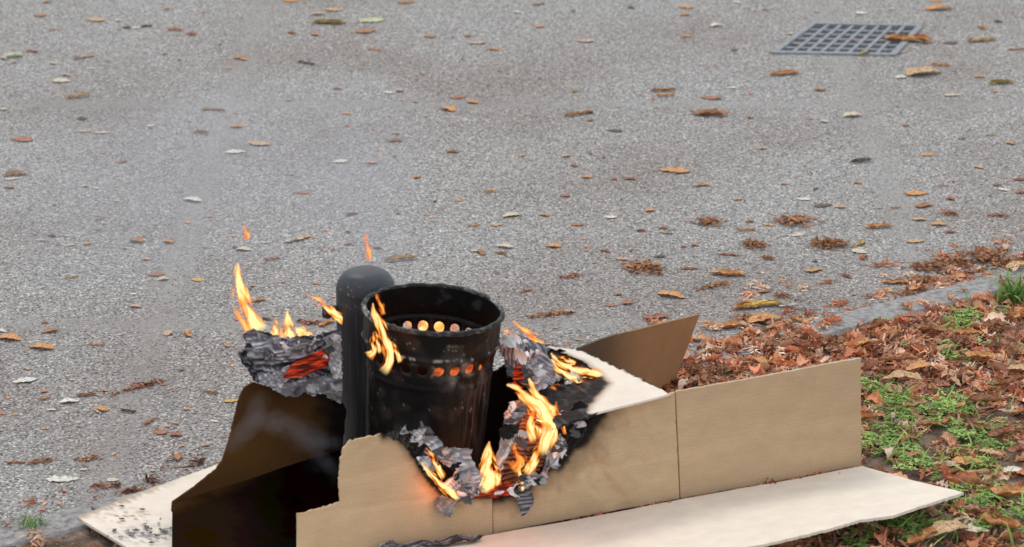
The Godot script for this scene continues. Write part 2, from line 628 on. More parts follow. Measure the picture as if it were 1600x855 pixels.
	var tdisp := func(p: Vector2) -> float:
		var d := 0.0
		if not Geometry2D.is_point_in_polygon(p, tclean):
			d = 0.006 * noise.get_noise_2d(p.x * 3500.0, p.y * 3500.0)
		return d + 0.0025 * noise.get_noise_2d(p.x * 300.0, p.y * 300.0) - 0.002
	part_sheet("top_panel", torn(tpts, topf, 0.003), topf, 0.004, 0.005, tdisp, tcol, creamm)

	# rear flap: the inner face, its shadow painted into the brown, standing beyond the open end
	var hinge := Vector3(far.x, BASE, far.z)
	var rear := wall_frame(hinge, ground(1062, 588, 0.02))
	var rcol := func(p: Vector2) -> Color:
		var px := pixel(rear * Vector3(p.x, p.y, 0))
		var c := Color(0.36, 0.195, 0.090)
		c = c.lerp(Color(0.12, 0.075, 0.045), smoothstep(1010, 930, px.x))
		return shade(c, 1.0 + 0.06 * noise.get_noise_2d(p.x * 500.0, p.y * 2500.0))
	var rdisp := func(p: Vector2) -> float:
		return 0.003 * noise.get_noise_2d(p.x * 300.0, p.y * 300.0)
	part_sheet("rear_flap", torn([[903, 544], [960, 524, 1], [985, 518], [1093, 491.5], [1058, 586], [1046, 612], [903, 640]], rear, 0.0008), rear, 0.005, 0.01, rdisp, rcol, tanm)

	# left end: the back wall's dark brown inner face, and the low panel before it
	var brown := Color(0.080, 0.040, 0.016)
	var ucol := func(p: Vector2) -> Color:
		var px := pixel(back * Vector3(p.x, p.y, 0))
		var c := brown.lerp(CHAR, smoothstep(470, 530, px.x + 22.0 * noise.get_noise_2d(px.x * 4.0, px.y * 4.0)))  # dark brown, turning black towards the right
		c = c.lerp(Color(0.115, 0.058, 0.020), 0.8 * exp(-pow((px.x - 395) / 60.0, 2.0) - pow((px.y - 700) / 50.0, 2.0)))
		return shade(c, 1.0 + 0.12 * noise.get_noise_2d(p.x * 600.0, p.y * 600.0))
	var udisp := func(p: Vector2) -> float:
		return 0.004 * noise.get_noise_2d(p.x * 220.0, p.y * 220.0)
	part_sheet("back_panel", torn([[268, 800], [269, 785], [300, 763, 1], [336, 735, 1], [347, 721], [358, 688, 1], [367, 652, 1], [375, 622, 1], [384, 606], [396, 599], [415, 604, 1], [450, 612, 1], [530, 618, 1], [541, 640, 1], [536, 690, 1], [544, 760]], back, 0.0012), back, 0.005, 0.01, udisp, ucol, dark_toned)
	part_sheet("back_panel", torn([[745, 640, 1], [762, 590, 1], [790, 570, 1], [812, 548, 1], [850, 545, 1], [903, 552], [903, 690], [760, 740]], back, 0.003), back, 0.005, 0.01, udisp, func(_p: Vector2) -> Color: return CHAR, dark_toned)
	# the sheet folds forward to the ground along this crease
	var fa := on_plane(269, 785, back.origin, back.basis.z)
	var fb := on_plane(545, 700, back.origin, back.basis.z)
	var fc := ground(400, 884, BASE)
	var fx := (fb - fa).normalized()
	var fn := (fb - fa).cross(fc - fa).normalized()
	if fn.dot(eye - fa) < 0.0: fn = -fn
	var low := Transform3D(Basis(fx, fn.cross(fx), fn), fa)
	var mcol := func(p: Vector2) -> Color:  # dark brown, deeper below the fold, near black towards the right
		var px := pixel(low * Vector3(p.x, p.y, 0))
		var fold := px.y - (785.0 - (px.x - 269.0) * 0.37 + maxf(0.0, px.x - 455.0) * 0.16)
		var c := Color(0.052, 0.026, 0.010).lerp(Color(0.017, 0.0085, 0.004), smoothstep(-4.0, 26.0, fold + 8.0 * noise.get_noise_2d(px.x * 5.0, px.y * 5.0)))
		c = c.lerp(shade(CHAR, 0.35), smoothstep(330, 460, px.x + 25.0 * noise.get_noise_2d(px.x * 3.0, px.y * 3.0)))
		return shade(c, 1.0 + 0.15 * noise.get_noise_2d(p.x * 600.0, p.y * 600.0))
	part_sheet("side_panel", torn([[268, 908], [269, 785], [345, 758], [455, 727], [545, 700], [548, 853]], low, 0.0003), low, 0.003, 0.009, udisp, mcol, dark_toned)

	# flaps on the ground
	var lf := Transform3D(Basis(Vector3.RIGHT, Vector3.FORWARD, Vector3.UP), Vector3(0, BASE + 0.006, 0))
	var lcol := func(p: Vector2) -> Color:
		var px := pixel(lf * Vector3(p.x, p.y, 0))
		var n := noise.get_noise_2d(px.x * 9.0, px.y * 16.0)
		var c := shade(CREAM, 1.04 + 0.03 * n)
		# dirt along the outer edge and a smear of soil
		var e := px.y - (808.0 - (px.x - 120.0) * 0.382)
		c = c.lerp(Color(0.30, 0.20, 0.12), smoothstep(9.0, 1.0, e + 8.0 * n) * 0.7 * smoothstep(330, 200, px.x))
		var sm := exp(-pow((px.x - 195) / 40.0, 2.0) - pow((px.y - 808) / 13.0, 2.0))
		c = c.lerp(Color(0.33, 0.23, 0.15), clampf(sm * smoothstep(0.0, 0.5, noise.get_noise_2d(px.x * 24.0, px.y * 46.0)) * 1.2, 0, 1))
		var so := exp(-pow((px.x - 230) / 46.0, 2.0) - pow((px.y - 836) / 12.0, 2.0))
		c = c.lerp(Color(0.25, 0.26, 0.30), clampf(so * smoothstep(0.0, 0.35, noise.get_noise_2d(px.x * 30.0 + 300.0, px.y * 60.0)) * 1.3, 0, 1))
		return c
	var ldisp := func(p: Vector2) -> float:
		return 0.002 * noise.get_noise_2d(p.x * 300.0, p.y * 300.0)
	part_sheet("ground_flap", torn([[120, 808], [200, 856, 1], [250, 886, 1], [300, 915], [480, 925], [470, 790], [560, 700], [430, 690], [336, 727, 1], [210, 771, 1]], lf, 0.0012), lf, 0.005, 0.007, ldisp, lcol, creamm)
	# the near flap rises a little towards its torn front edge
	var p0 := ground(440, 894, BASE + 0.004)
	var p1 := ground(1347, 729, BASE + 0.004)
	var p2 := ground(1506, 771, BASE + 0.042)
	var bx := (p1 - p0).normalized()
	var bn := (p1 - p0).cross(p2 - p0).normalized()
	if bn.y < 0: bn = -bn
	var bf := Transform3D(Basis(bx, bn.cross(bx), bn), p0)
	var bcol := func(p: Vector2) -> Color:
		var px := pixel(bf * Vector3(p.x, p.y, 0))
		var n := noise.get_noise_2d(px.x * 3.0, px.y * 8.0)
		var c := shade(CREAM, 1.0 + 0.035 * n)
		c = c.lerp(Color(0.62, 0.50, 0.38), 0.5 * smoothstep(0.2, 0.6, noise.get_noise_2d(px.x * 2.0, px.y * 30.0)) * smoothstep(900, 600, px.x))
		return c
	var bdisp := func(p: Vector2) -> float:
		var px := pixel(bf * Vector3(p.x, p.y, 0))
		var q := px - Vector2(1075, 790)
		var e := 0.0035 * noise.get_noise_2d(p.x * 200.0, p.y * 200.0)
		e -= 0.003 * exp(-pow((q.y - q.x * 0.42) / 3.0, 2.0)) * smoothstep(-14.0, 4.0, q.x) * smoothstep(110.0, 60.0, q.x)
		return e
	part_sheet("near_flap", torn([[440, 896], [1347, 729], [1385, 740], [1425, 752], [1506, 771, 1], [1440, 791, 1], [1395, 806, 1], [1345, 812, 1], [1290, 828, 1], [1200, 849, 1], [1150, 858, 1], [1000, 884, 1], [800, 925, 1], [460, 990]], bf, 0.002), bf, 0.005, 0.009, bdisp, bcol, creamm)
	# charred floor inside
	var floor_col := func(p: Vector2) -> Color:
		return shade(CHAR, 1.0 + 0.8 * maxf(0.0, noise.get_noise_2d(p.x * 1500.0, p.y * 1500.0)))
	var ff := Transform3D(Basis(front.basis.x, -front.basis.z, Vector3.UP), Vector3(front.origin.x, BASE + 0.002, front.origin.z))
	var w := (far - front.origin).dot(front.basis.z)
	part_sheet("box_floor", PackedVector2Array([Vector2(-0.05, 0.008), Vector2(0.74, 0.008), Vector2(0.74, -w - 0.008), Vector2(-0.02, -w - 0.008)]), ff, 0.004, 0.03, flat_disp, floor_col, dark_toned)

# ------------------------------------------------------------------ bucket
var bucket_at: Vector3
var bucket_h: float

func build_bucket() -> void:
	bucket_at = ground(657, 786, BASE + 0.008)
	# rim height: where the rim's middle shows
	var f := Vector3(0, 0, 1)
	var up := on_plane(677, 483, bucket_at, f)
	bucket_h = up.y - bucket_at.y
	var lean := (up.x - bucket_at.x) / bucket_h
	var R := metres(222, up) / 2.0
	print("bucket h ", bucket_h, " r ", R, " lean ", lean)
	var t := thing("bucket", "soot black metal bucket with rolled rim and round holes, standing in the burning box", "bucket", bucket_at)
	t.rotation.z = -lean
	var m := mat("sooty metal", Color.WHITE, 0.5, true)
	m.metallic_specular = 0.3
	m.normal_enabled = true
	m.normal_texture = noise_tex(FastNoiseLite.TYPE_SIMPLEX_SMOOTH, 0.05, 512, [], 52, 5, 3.0)
	m.normal_scale = 0.6
	m.uv1_triplanar = true
	m.uv1_scale = Vector3(5, 5, 5)
	var H := bucket_h
	var hole_y := H - 0.073
	var SEG := 288
	var rad := func(y: float) -> float:
		var k := y / H
		var r := lerpf(R * 0.80, R * 0.90, clampf(k / 0.80, 0, 1))
		r = lerpf(r, R * 0.965, smoothstep(H - 0.085, H - 0.045, y))
		r += 0.0035 * exp(-pow((y - (H - 0.052)) / 0.004, 2.0))
		r += 0.0025 * exp(-pow((y - (H - 0.108)) / 0.003, 2.0))
		return r
	var dent := func(a: float, y: float) -> float:
		return 0.0022 * noise.get_noise_3d(cos(a) * 260.0, y * 1400.0, sin(a) * 260.0) * smoothstep(H, H - 0.03, y)
	var cols := func(p: Vector3, inner: bool) -> Color:
		var a := atan2(p.z, p.x)
		var n := noise.get_noise_3d(p.x * 2200.0, p.y * 2200.0, p.z * 2200.0)
		var n2 := noise.get_noise_3d(p.x * 6000.0, p.y * 3000.0, p.z * 6000.0)
		var c := Color(0.0065, 0.0065, 0.007)
		if inner:
			c = c.lerp(Color(0.055, 0.018, 0.012), smoothstep(H - 0.055, H - 0.085, p.y + 0.02 * n) * 0.9)
			c = c.lerp(Color(0.07, 0.07, 0.07), smoothstep(0.25, 0.6, n) * smoothstep(H - 0.07, H - 0.03, p.y) * 0.4)
			return c
		c = c.lerp(Color(0.030, 0.022, 0.017), smoothstep(0.05, 0.5, n) * 0.8)
		c = c.lerp(Color(0.045, 0.046, 0.048), smoothstep(0.15, 0.5, noise.get_noise_3d(p.x * 900.0, p.y * 420.0, p.z * 900.0)) * 0.35)
		# pale burnt patch by the holes on the right of the front
		var da := wrapf(a - 0.95, -PI, PI)
		var patch := exp(-pow(da / 0.36, 2.0) - pow((p.y - hole_y + 0.006) / 0.026, 2.0))
		c = c.lerp(Color(0.21, 0.185, 0.17), clampf(patch * smoothstep(-0.25, 0.45, n + 0.4 * n2) * 1.1, 0, 0.9))
		var streak := exp(-pow(wrapf(a - 0.55, -PI, PI) / 0.30, 2.0)) * smoothstep(H - 0.08, H - 0.12, p.y) * smoothstep(H - 0.30, H - 0.16, p.y)
		c = c.lerp(Color(0.09, 0.088, 0.085), clampf(streak * smoothstep(0.05, 0.5, noise.get_noise_2d(a * 3600.0, p.y * 500.0)), 0, 0.75))
		# chips on the beads
		for yb in [H - 0.050]:
			c = c.lerp(Color(0.34, 0.33, 0.31), smoothstep(0.004, 0.001, absf(p.y - yb)) * smoothstep(0.18, 0.4, n2) * 0.8)
		c = c.lerp(Color(0.10, 0.085, 0.05), 0.8 * smoothstep(0.006, 0.002, absf(p.y - (H - 0.022))) * smoothstep(0.05, 0.3, n) * smoothstep(0.5, 0.1, absf(wrapf(a - 1.35, -PI, PI))))
		c = c.lerp(Color(0.5, 0.5, 0.48), smoothstep(0.46, 0.52, noise.get_noise_3d(p.x * 21000.0, p.y * 21000.0, p.z * 21000.0)) * 0.4 * smoothstep(0.1, 0.35, n))
		return c
	var st := begin()
	st.set_smooth_group(1)
	var T := 0.004
	var vert := func(a: float, y: float, inner: bool) -> void:
		var r: float = rad.call(y) - (T if inner else 0.0) + dent.call(a, y)
		var p := Vector3(cos(a) * r, y, sin(a) * r)
		st.set_color(cols.call(p, inner))
		st.add_vertex(p)
	var patchq := func(a0: Vector2, a1: Vector2, a2: Vector2, a3: Vector2, inner: bool) -> void:
		for p in ([a0, a1, a2, a0, a2, a3] if not inner else [a0, a2, a1, a0, a3, a2]):
			vert.call(p.x, p.y, inner)
	var band := 0.0155
	var rows := [0.0]
	for y in range(1, 81): rows.append((hole_y - band) * y / 80.0)
	var hole_row := rows.size() - 1
	rows.append(hole_y + band)
	var rest := 26
	for y in range(1, rest + 1): rows.append(lerpf(hole_y + band, H, y / float(rest)))
	for inner in [false, true]:
		for i in rows.size() - 1:
			if i == hole_row: continue
			for k in SEG:
				var b0 := TAU * k / SEG; var b1 := TAU * (k + 1) / SEG
				patchq.call(Vector2(b0, rows[i]), Vector2(b0, rows[i + 1]), Vector2(b1, rows[i + 1]), Vector2(b1, rows[i]), inner)
	# the ring of holes: 24 square cells, each with a round opening
	var holes := 24
	var cw := TAU / holes
	var hr := 0.0098
	for h in holes:
		var ac := cw * (h + 0.42)
		var rr: float = rad.call(hole_y)
		var ring := []
		var circ := []
		for k in 16:
			var q := Vector2.ZERO
			var s := k % 4
			match k / 4:
				0: q = Vector2(-1 + s * 0.5, -1)
				1: q = Vector2(1, -1 + s * 0.5)
				2: q = Vector2(1 - s * 0.5, 1)
				3: q = Vector2(-1, 1 - s * 0.5)
			var an := q.angle()
			ring.append(Vector2(ac + q.x * cw / 2, hole_y + q.y * band))
			circ.append(Vector2(ac + cos(an) * hr / rr, hole_y + sin(an) * hr))
		for k in 16:
			var j := (k + 1) % 16
			for inner in [false, true]:
				patchq.call(ring[k], circ[k], circ[j], ring[j], inner)
			var c0: Vector2 = circ[k]; var c1: Vector2 = circ[j]
			vert.call(c0.x, c0.y, false); vert.call(c0.x, c0.y, true); vert.call(c1.x, c1.y, true)
			vert.call(c0.x, c0.y, false); vert.call(c1.x, c1.y, true); vert.call(c1.x, c1.y, false)
	# base
	for k in SEG:
		var b0 := TAU * k / SEG; var b1 := TAU * (k + 1) / SEG
		for y in [0.0, 0.012]:
			st.set_color(Color(0.02, 0.012, 0.01))
			st.add_vertex(Vector3(0, y, 0))
			vert.call(b0, y, y > 0); vert.call(b1, y, y > 0)
	var body := obj("body", done(st), m, t)
	body.position = Vector3.ZERO
	# glowing remains inside, seen through the near holes
	var bed: StandardMaterial3D = ember_material().duplicate()
	bed.emission_energy_multiplier = 0.8
	bed.emission_texture = noise_tex(FastNoiseLite.TYPE_SIMPLEX_SMOOTH, 0.03, 128, [[0.0, Color(0.30, 0.10, 0.04)], [0.45, Color(0.80, 0.34, 0.13)], [1.0, Color(1.0, 0.62, 0.30)]], 63, 3)
	bed.uv1_scale = Vector3(1.6, 1.6, 1)
	var coal := begin()
	coal.set_smooth_group(1)
	var cv := func(i: int, j: int) -> Vector3:
		var q := Vector2(cos(TAU * i / 36.0), sin(TAU * i / 36.0)) * (R * 0.86 * j / 8.0)
		return Vector3(q.x, hole_y - 0.056 + 0.016 * noise.get_noise_2d(q.x * 3000.0, q.y * 3000.0) + q.x * 0.06, q.y)
	for i in range(-9, 8):
		for j in 8:
			for e in [[i, j], [i + 1, j], [i + 1, j + 1], [i, j], [i + 1, j + 1], [i, j + 1]]:
				var v: Vector3 = cv.call(e[0], e[1])
				coal.set_uv(Vector2(v.x, v.z) * 5.0)
				coal.add_vertex(v)
	var co := obj("ember_bed", done(coal), bed, t)
	co.position = Vector3.ZERO
	# rolled rim, dented and chipped
	var rim := begin()
	rim.set_smooth_group(1)
	var P := func(k: int, s: int) -> Vector3:
		var a := TAU * k / 160.0
		var b := TAU * s / 10.0
		var r: float = rad.call(H) + 0.0015
		var bump := 1.0 + 0.16 * noise.get_noise_2d(cos(a) * 500.0, sin(a) * 500.0) + 0.12 * noise.get_noise_3d(cos(a) * 2600.0, sin(a) * 2600.0, b * 90.0)
		var tr := 0.0047 * bump
		return Vector3(cos(a) * (r + cos(b) * tr), H + sin(b) * tr + 0.002 * noise.get_noise_2d(cos(a) * 300.0, sin(a) * 300.0), sin(a) * (r + cos(b) * tr))
	for k in 160:
		for s in 10:
			for e in [[k, s], [k + 1, s], [k + 1, s + 1], [k, s], [k + 1, s + 1], [k, s + 1]]:
				var p: Vector3 = P.call(e[0] % 160, e[1] % 10)
				var a := atan2(p.z, p.x)
				var n := noise.get_noise_3d(p.x * 9000.0, p.y * 9000.0, p.z * 9000.0) * 0.6 + noise.get_noise_3d(p.x * 26000.0, p.y * 26000.0, p.z * 26000.0) * 0.6
				var c := Color(0.022, 0.022, 0.022)
				# paint burnt off to pale ash on the left and at the right end
				var bare := maxf(exp(-pow(wrapf(a - 2.75, -PI, PI) / 0.38, 2.0)), 0.75 * exp(-pow(wrapf(a + 0.35, -PI, PI) / 0.30, 2.0)))
				bare = maxf(bare, 0.18)
				c = c.lerp(Color(0.46, 0.46, 0.44), clampf(bare * smoothstep(0.05, 0.45, n + 0.25 * bare) * 1.3, 0, 0.9))
				rim.set_color(c)
				rim.add_vertex(p)
	var ro := obj("rim", done(rim), m, t)
	ro.position = Vector3.ZERO

# ------------------------------------------------------------------ the cylinder behind it
var cyl_at: Vector3

func build_cylinder() -> void:
	cyl_at = ground(578, 734, BASE + 0.008)
	var r := metres(46.5, cyl_at + Vector3(0, 0.3, 0))
	var topy := on_plane(578, 421, cyl_at, Vector3(0, 0, 1)).y - cyl_at.y
	var t := thing("metal_canister", "dark domed metal cylinder with a side knob, sooty, standing left of the bucket", "metal canister", cyl_at)
	t.rotation.z = 0.006
	var m := mat("sooty painted steel", Color.WHITE, 0.42, true)
	m.normal_enabled = true
	m.normal_texture = noise_tex(FastNoiseLite.TYPE_SIMPLEX_SMOOTH, 0.06, 256, [], 57, 4, 2.0)
	m.normal_scale = 0.3
	m.uv1_triplanar = true
	m.uv1_scale = Vector3(6, 6, 6)
	var prof := []
	for i in 110: prof.append([r * (1.0 + 0.008 * sin(i * 0.16)), (topy - 0.038) * i / 109.0])
	for i in range(1, 31):
		var a := PI / 2 * i / 30.0
		prof.append([r * pow(cos(a), 0.5) if i < 30 else 0.0, topy - 0.038 + 0.038 * pow(sin(a), 1.25)])
	prof.push_front([0.0, 0.0])
	var col := func(p: Vector3) -> Color:
		var n := noise.get_noise_3d(p.x * 1200.0, p.y * 1200.0, p.z * 1200.0)
		var n2 := noise.get_noise_3d(p.x * 9000.0, p.y * 9000.0, p.z * 9000.0)
		var a := atan2(p.z, p.x)
		var c := Color(0.020, 0.022, 0.026).lerp(Color(0.045, 0.052, 0.06), smoothstep(topy - 0.09, topy - 0.01, p.y))  # skylight on the dome is painted in as a lighter tone
		c = c.lerp(Color(0.05, 0.054, 0.062), 0.7 * smoothstep(0.0, 0.5, noise.get_noise_2d(a * 2600.0, p.y * 300.0)))
		c = c.lerp(Color(0.012, 0.012, 0.013), smoothstep(topy - 0.28, topy - 0.38, p.y + 0.04 * n))
		var flake := smoothstep(0.30, 0.38, noise.get_noise_3d(p.x * 16000.0, p.y * 16000.0, p.z * 16000.0)) * smoothstep(0.05, 0.3, n2 + 0.3 * n) * exp(-pow((p.y - topy + 0.036) / 0.016, 2.0))
		c = c.lerp(Color(0.62, 0.63, 0.64), flake)
		return c
	var b := obj("body", lathe(prof, 170, col), m, t)
	b.position = Vector3.ZERO
	# knob on the left: a stub, a clamp ring and a faceted head
	var ky := on_plane(520, 484, cyl_at, Vector3(0, 0, 1)).y - cyl_at.y
	var st := begin()
	var stub := PackedVector3Array([Vector3(-r * 0.96, ky, 0.012), Vector3(-r - 0.010, ky, 0.014)])
	tube_into(st, stub, PackedFloat32Array([0.0075, 0.007]), 14, Color(0.03, 0.032, 0.036))
	tube_into(st, PackedVector3Array([Vector3(-r - 0.001, ky - 0.012, 0.013), Vector3(-r - 0.003, ky + 0.012, 0.013)]), PackedFloat32Array([0.006, 0.006]), 8, Color(0.05, 0.055, 0.06))
	var head := PackedVector3Array([Vector3(-r - 0.007, ky - 0.001, 0.014), Vector3(-r - 0.011, ky, 0.0145), Vector3(-r - 0.021, ky + 0.003, 0.015), Vector3(-r - 0.024, ky + 0.003, 0.015)])
	tube_into(st, head, PackedFloat32Array([0.009, 0.0125, 0.0125, 0.009]), 7, Color(0.028, 0.03, 0.034))
	var kn := obj("knob", done(st), m, t)
	kn.position = Vector3.ZERO

# ------------------------------------------------------------------ ash, embers
func ash_piece(called: String, pts: Array, f: Transform3D, off: float, amp: float, dir: float, pitch: float, base: Color, line: Color, m: Material, label := "", cell := 0.0035, curl := 0.0) -> void:
	var g := f
	g.origin += f.basis.z * off
	var p2 := []
	for p in pts: p2.append([p[0], p[1], 1])
	var o := torn(p2, g, 0.0022, 0.003)
	var mid := Vector2.ZERO
	for p in o: mid += p / o.size()
	var ax := Vector2(cos(dir), sin(dir))
	var sd: float = float(called.length()) * 31.0 + pts[0][0]
	# negative pitch: even ribs of bared corrugation; positive: wandering folds along the grain
	var stripe := func(p: Vector2) -> float:
		var bow := 0.02 * noise.get_noise_2d(p.x * 500.0 + sd, p.y * 500.0)
		var q := Vector2(p.dot(ax), p.dot(ax.orthogonal()) + bow)
		if pitch < 0.0:
			return 0.5 + 0.5 * sin(q.y * TAU / -pitch + 2.0 * noise.get_noise_2d(q.x * 700.0, sd))
		var a := 1.0 - minf(1.0, absf(noise.get_noise_2d(q.x * 240.0 + sd, q.y * 50.0 / pitch)) * 3.4)
		var b := noise.get_noise_2d(q.x * 420.0, q.y * 120.0 / pitch + sd)
		return clampf(a * 0.8 + b * 0.6 + 0.1, 0.0, 1.0)
	var disp := func(p: Vector2) -> float:
		var e := amp * 1.5 * noise.get_noise_2d(p.x * 1300.0 + sd, p.y * 1300.0) + amp * 0.10 * noise.get_noise_2d(p.x * 4200.0, p.y * 4200.0 + sd)
		var s: float = stripe.call(p)
		return e + s * absf(pitch) * (0.34 if pitch < 0.0 else 0.5) + curl * (p - mid).length_squared() * 40.0
	var col := func(p: Vector2) -> Color:
		var s: float = stripe.call(p)
		var n := noise.get_noise_2d(p.x * 3000.0 + sd, p.y * 3000.0)
		var c := base.lerp(line, clampf(smoothstep(0.25, 0.95, s) * (0.95 + 0.8 * n), 0.0, 1.0))
		return shade(c, 1.0 + 0.45 * n)
	var o2 := part_sheet(called, o, g, 0.0012, cell, disp, col, m)
	if label: o2.set_meta("label", label)

func ember_material() -> StandardMaterial3D:
	var m := mat("ember", lin(0.06, 0.012, 0.006), 0.9)
	m.emission_enabled = true
	m.emission = Color.WHITE
	m.emission_operator = BaseMaterial3D.EMISSION_OP_MULTIPLY
	m.emission_texture = noise_tex(FastNoiseLite.TYPE_SIMPLEX_SMOOTH, 0.018, 256, [[0.0, Color(0.05, 0.01, 0.01)], [0.35, Color(0.24, 0.05, 0.03)], [0.55, Color(0.62, 0.14, 0.07)], [0.72, Color(0.88, 0.28, 0.13)], [1.0, Color(1.0, 0.52, 0.26)]], 61, 4)
	m.emission_energy_multiplier = 0.55
	m.uv1_scale = Vector3(4.8, 11.0, 1)
	return m

func build_ash() -> void:
	var ash := mat("ash", Color.WHITE, 0.95, true)
	var ember := ember_material()
	var W := Color(0.80, 0.80, 0.84)
	var G := Color(0.24, 0.24, 0.26)
	var D := Color(0.035, 0.035, 0.042)
	# left bundle over the back panel
	ash_piece("ash_flake", [[379, 521], [396, 513], [416, 519], [445, 526], [478, 524], [505, 519], [531, 516], [534, 560], [520, 590], [470, 602], [430, 603], [400, 596], [388, 578], [378, 566], [372, 551], [383, 546]], back, 0.010, 0.010, -0.25, 0.006, Color(0.055, 0.055, 0.065), Color(0.62, 0.62, 0.67), ash, "dark crumpled ash sheet above the left panel")
	ash_piece("ash_flake", [[392, 577], [410, 582], [440, 580], [470, 562], [500, 545], [533, 524], [535, 560], [500, 575], [460, 590], [432, 606], [408, 600]], back, 0.026, 0.007, 0.45, 0.0045, G, W, ash)
	ash_piece("ash_flake", [[402, 540], [430, 536], [470, 541], [498, 527], [512, 530], [480, 556], [450, 566], [415, 566]], back, 0.022, 0.008, 0.2, 0.005, Color(0.10, 0.10, 0.11), Color(0.74, 0.74, 0.79), ash)
	ash_piece("ash_flake", [[420, 604], [452, 598], [500, 588], [534, 580], [534, 630], [519, 627], [506, 615], [488, 620], [474, 612], [462, 620], [444, 618]], back, 0.022, 0.006, 0.12, 0.004, Color(0.20, 0.20, 0.22), Color(0.66, 0.66, 0.70), ash, "grey ash skirt hanging over the left panel")
	ash_piece("ash_flake", [[380, 524], [400, 518], [436, 532], [474, 532], [500, 528], [470, 546], [430, 550], [398, 544]], back, 0.030, 0.007, -0.1, 0.004, Color(0.13, 0.13, 0.145), Color(0.78, 0.78, 0.82), ash)
	ash_piece("ash_flake", [[372, 552], [384, 548], [394, 566], [404, 588], [398, 597], [388, 580], [378, 568]], back, 0.034, 0.006, 1.1, 0.004, Color(0.015, 0.015, 0.018), Color(0.16, 0.16, 0.20), ash)
	ash_piece("ash_flake", [[506, 530], [520, 524], [532, 524], [533, 590], [520, 592], [514, 570], [518, 550]], back, 0.046, 0.006, 1.35, 0.004, Color(0.30, 0.30, 0.32), W, ash)
	ash_piece("ember_sheet", [[439, 589], [460, 568], [486, 553], [506, 543], [514, 547], [524, 552], [520, 568], [492, 583], [462, 589]], back, 0.036, 0.006, 0.45, 0.005, D, D, ember, "glowing red sheet between the ash layers")
	# front notch, left side: black curl, grey flakes
	ash_piece("char_curl", [[602, 681], [618, 672], [640, 676], [662, 690], [668, 712], [690, 748], [700, 772], [684, 764], [664, 742], [648, 716], [630, 692]], front, 0.005, 0.006, 0.9, 0.007, Color(0.012, 0.011, 0.011), Color(0.09, 0.085, 0.085), ash, "black charred edge of the notch")
	ash_piece("ash_flake", [[638, 673], [664, 668], [663, 680], [684, 683], [690, 696], [710, 704], [702, 722], [682, 712], [668, 696], [650, 684]], front, 0.014, 0.007, 0.6, 0.006, Color(0.2, 0.2, 0.2), W, ash)
	ash_piece("ash_flake", [[662, 706], [690, 706], [712, 700], [736, 700], [733, 712], [745, 733], [752, 742], [748, 762], [738, 770], [716, 768], [702, 752], [712, 734], [690, 724]], front, 0.012, 0.009, 0.3, 0.009, G, Color(0.74, 0.74, 0.76), ash, "pale crumpled ash flake in the front notch")
	ash_piece("ash_flake", [[650, 716], [668, 712], [680, 728], [678, 738], [664, 734]], front, 0.016, 0.004, 1.2, 0.006, G, W, ash)
	ash_piece("ash_flake", [[692, 756], [712, 744], [722, 762], [744, 768], [738, 778], [720, 780], [704, 772]], front, 0.018, 0.005, 0.7, 0.005, Color(0.2, 0.2, 0.21), W, ash)
	ash_piece("ash_flake", [[677, 782], [690, 776], [714, 784], [708, 800], [704, 808], [694, 806], [682, 796]], front, 0.011, 0.005, 1.3, 0.004, Color(0.14, 0.14, 0.14), Color(0.38, 0.38, 0.38), ash, "grey ash scrap hanging below the front notch")
	# front notch, right side: ribbed embers, black curl and hanging scrap
	ash_piece("ribbed_char", [[780, 770], [778, 730], [790, 690], [806, 664], [826, 650], [852, 660], [862, 690], [852, 716], [834, 744], [812, 766]], front, -0.012, 0.006, 0.08, -0.0085, Color(0.035, 0.014, 0.010), Color(0.36, 0.20, 0.15), ash, "dark red ribbed cardboard inside the fire")
	ash_piece("ribbed_char", [[812, 664], [826, 636], [850, 628], [868, 640], [868, 668], [846, 676], [828, 680]], front, -0.004, 0.008, 0.2, -0.008, Color(0.05, 0.02, 0.015), Color(0.42, 0.22, 0.16), ash)
	ash_piece("ash_flake", [[772, 716], [784, 676], [800, 672], [812, 684], [792, 706], [782, 740]], front, -0.002, 0.008, 1.1, 0.008, Color(0.24, 0.24, 0.24), W, ash)
	ash_piece("ash_flake", [[788, 648], [800, 628], [820, 622], [828, 640], [816, 660], [802, 668], [790, 664]], front, -0.020, 0.010, 0.7, 0.007, Color(0.22, 0.20, 0.20), W, ash)
	ash_piece("char_curl", [[868, 668], [884, 640], [906, 628], [930, 640], [918, 660], [908, 684], [890, 700], [872, 714], [852, 736], [846, 724], [858, 700]], front, 0.006, 0.006, 0.8, 0.008, Color(0.011, 0.010, 0.010), Color(0.06, 0.055, 0.06), ash, "black charred edge right of the flames")
	ash_piece("ash_flake", [[874, 676], [884, 692], [874, 714], [858, 732], [846, 738], [852, 716], [864, 694]], front, 0.018, 0.006, 1.1, 0.004, Color(0.12, 0.12, 0.13), Color(0.58, 0.58, 0.62), ash)
	ash_piece("char_curl", [[802, 764], [820, 756], [830, 768], [834, 784], [824, 798], [814, 806], [812, 792], [806, 778]], front, 0.010, 0.005, 0.25, -0.010, Color(0.03, 0.028, 0.032), Color(0.30, 0.30, 0.34), ash, "charred scrap hanging below the notch")
	ash_piece("ash_flake", [[814, 760], [832, 742], [840, 748], [826, 766]], front, 0.016, 0.004, 0.8, 0.005, G, W, ash)
	ash_piece("ember_sheet", [[734, 772], [760, 766], [790, 752], [806, 758], [812, 772], [790, 774], [752, 778]], front, 0.004, 0.004, 0.1, 0.005, D, D, ember)
	# burning top: ribbed grey sheets beside the bucket
	var topv := Transform3D(front.basis, front.origin - front.basis.z * 0.14)
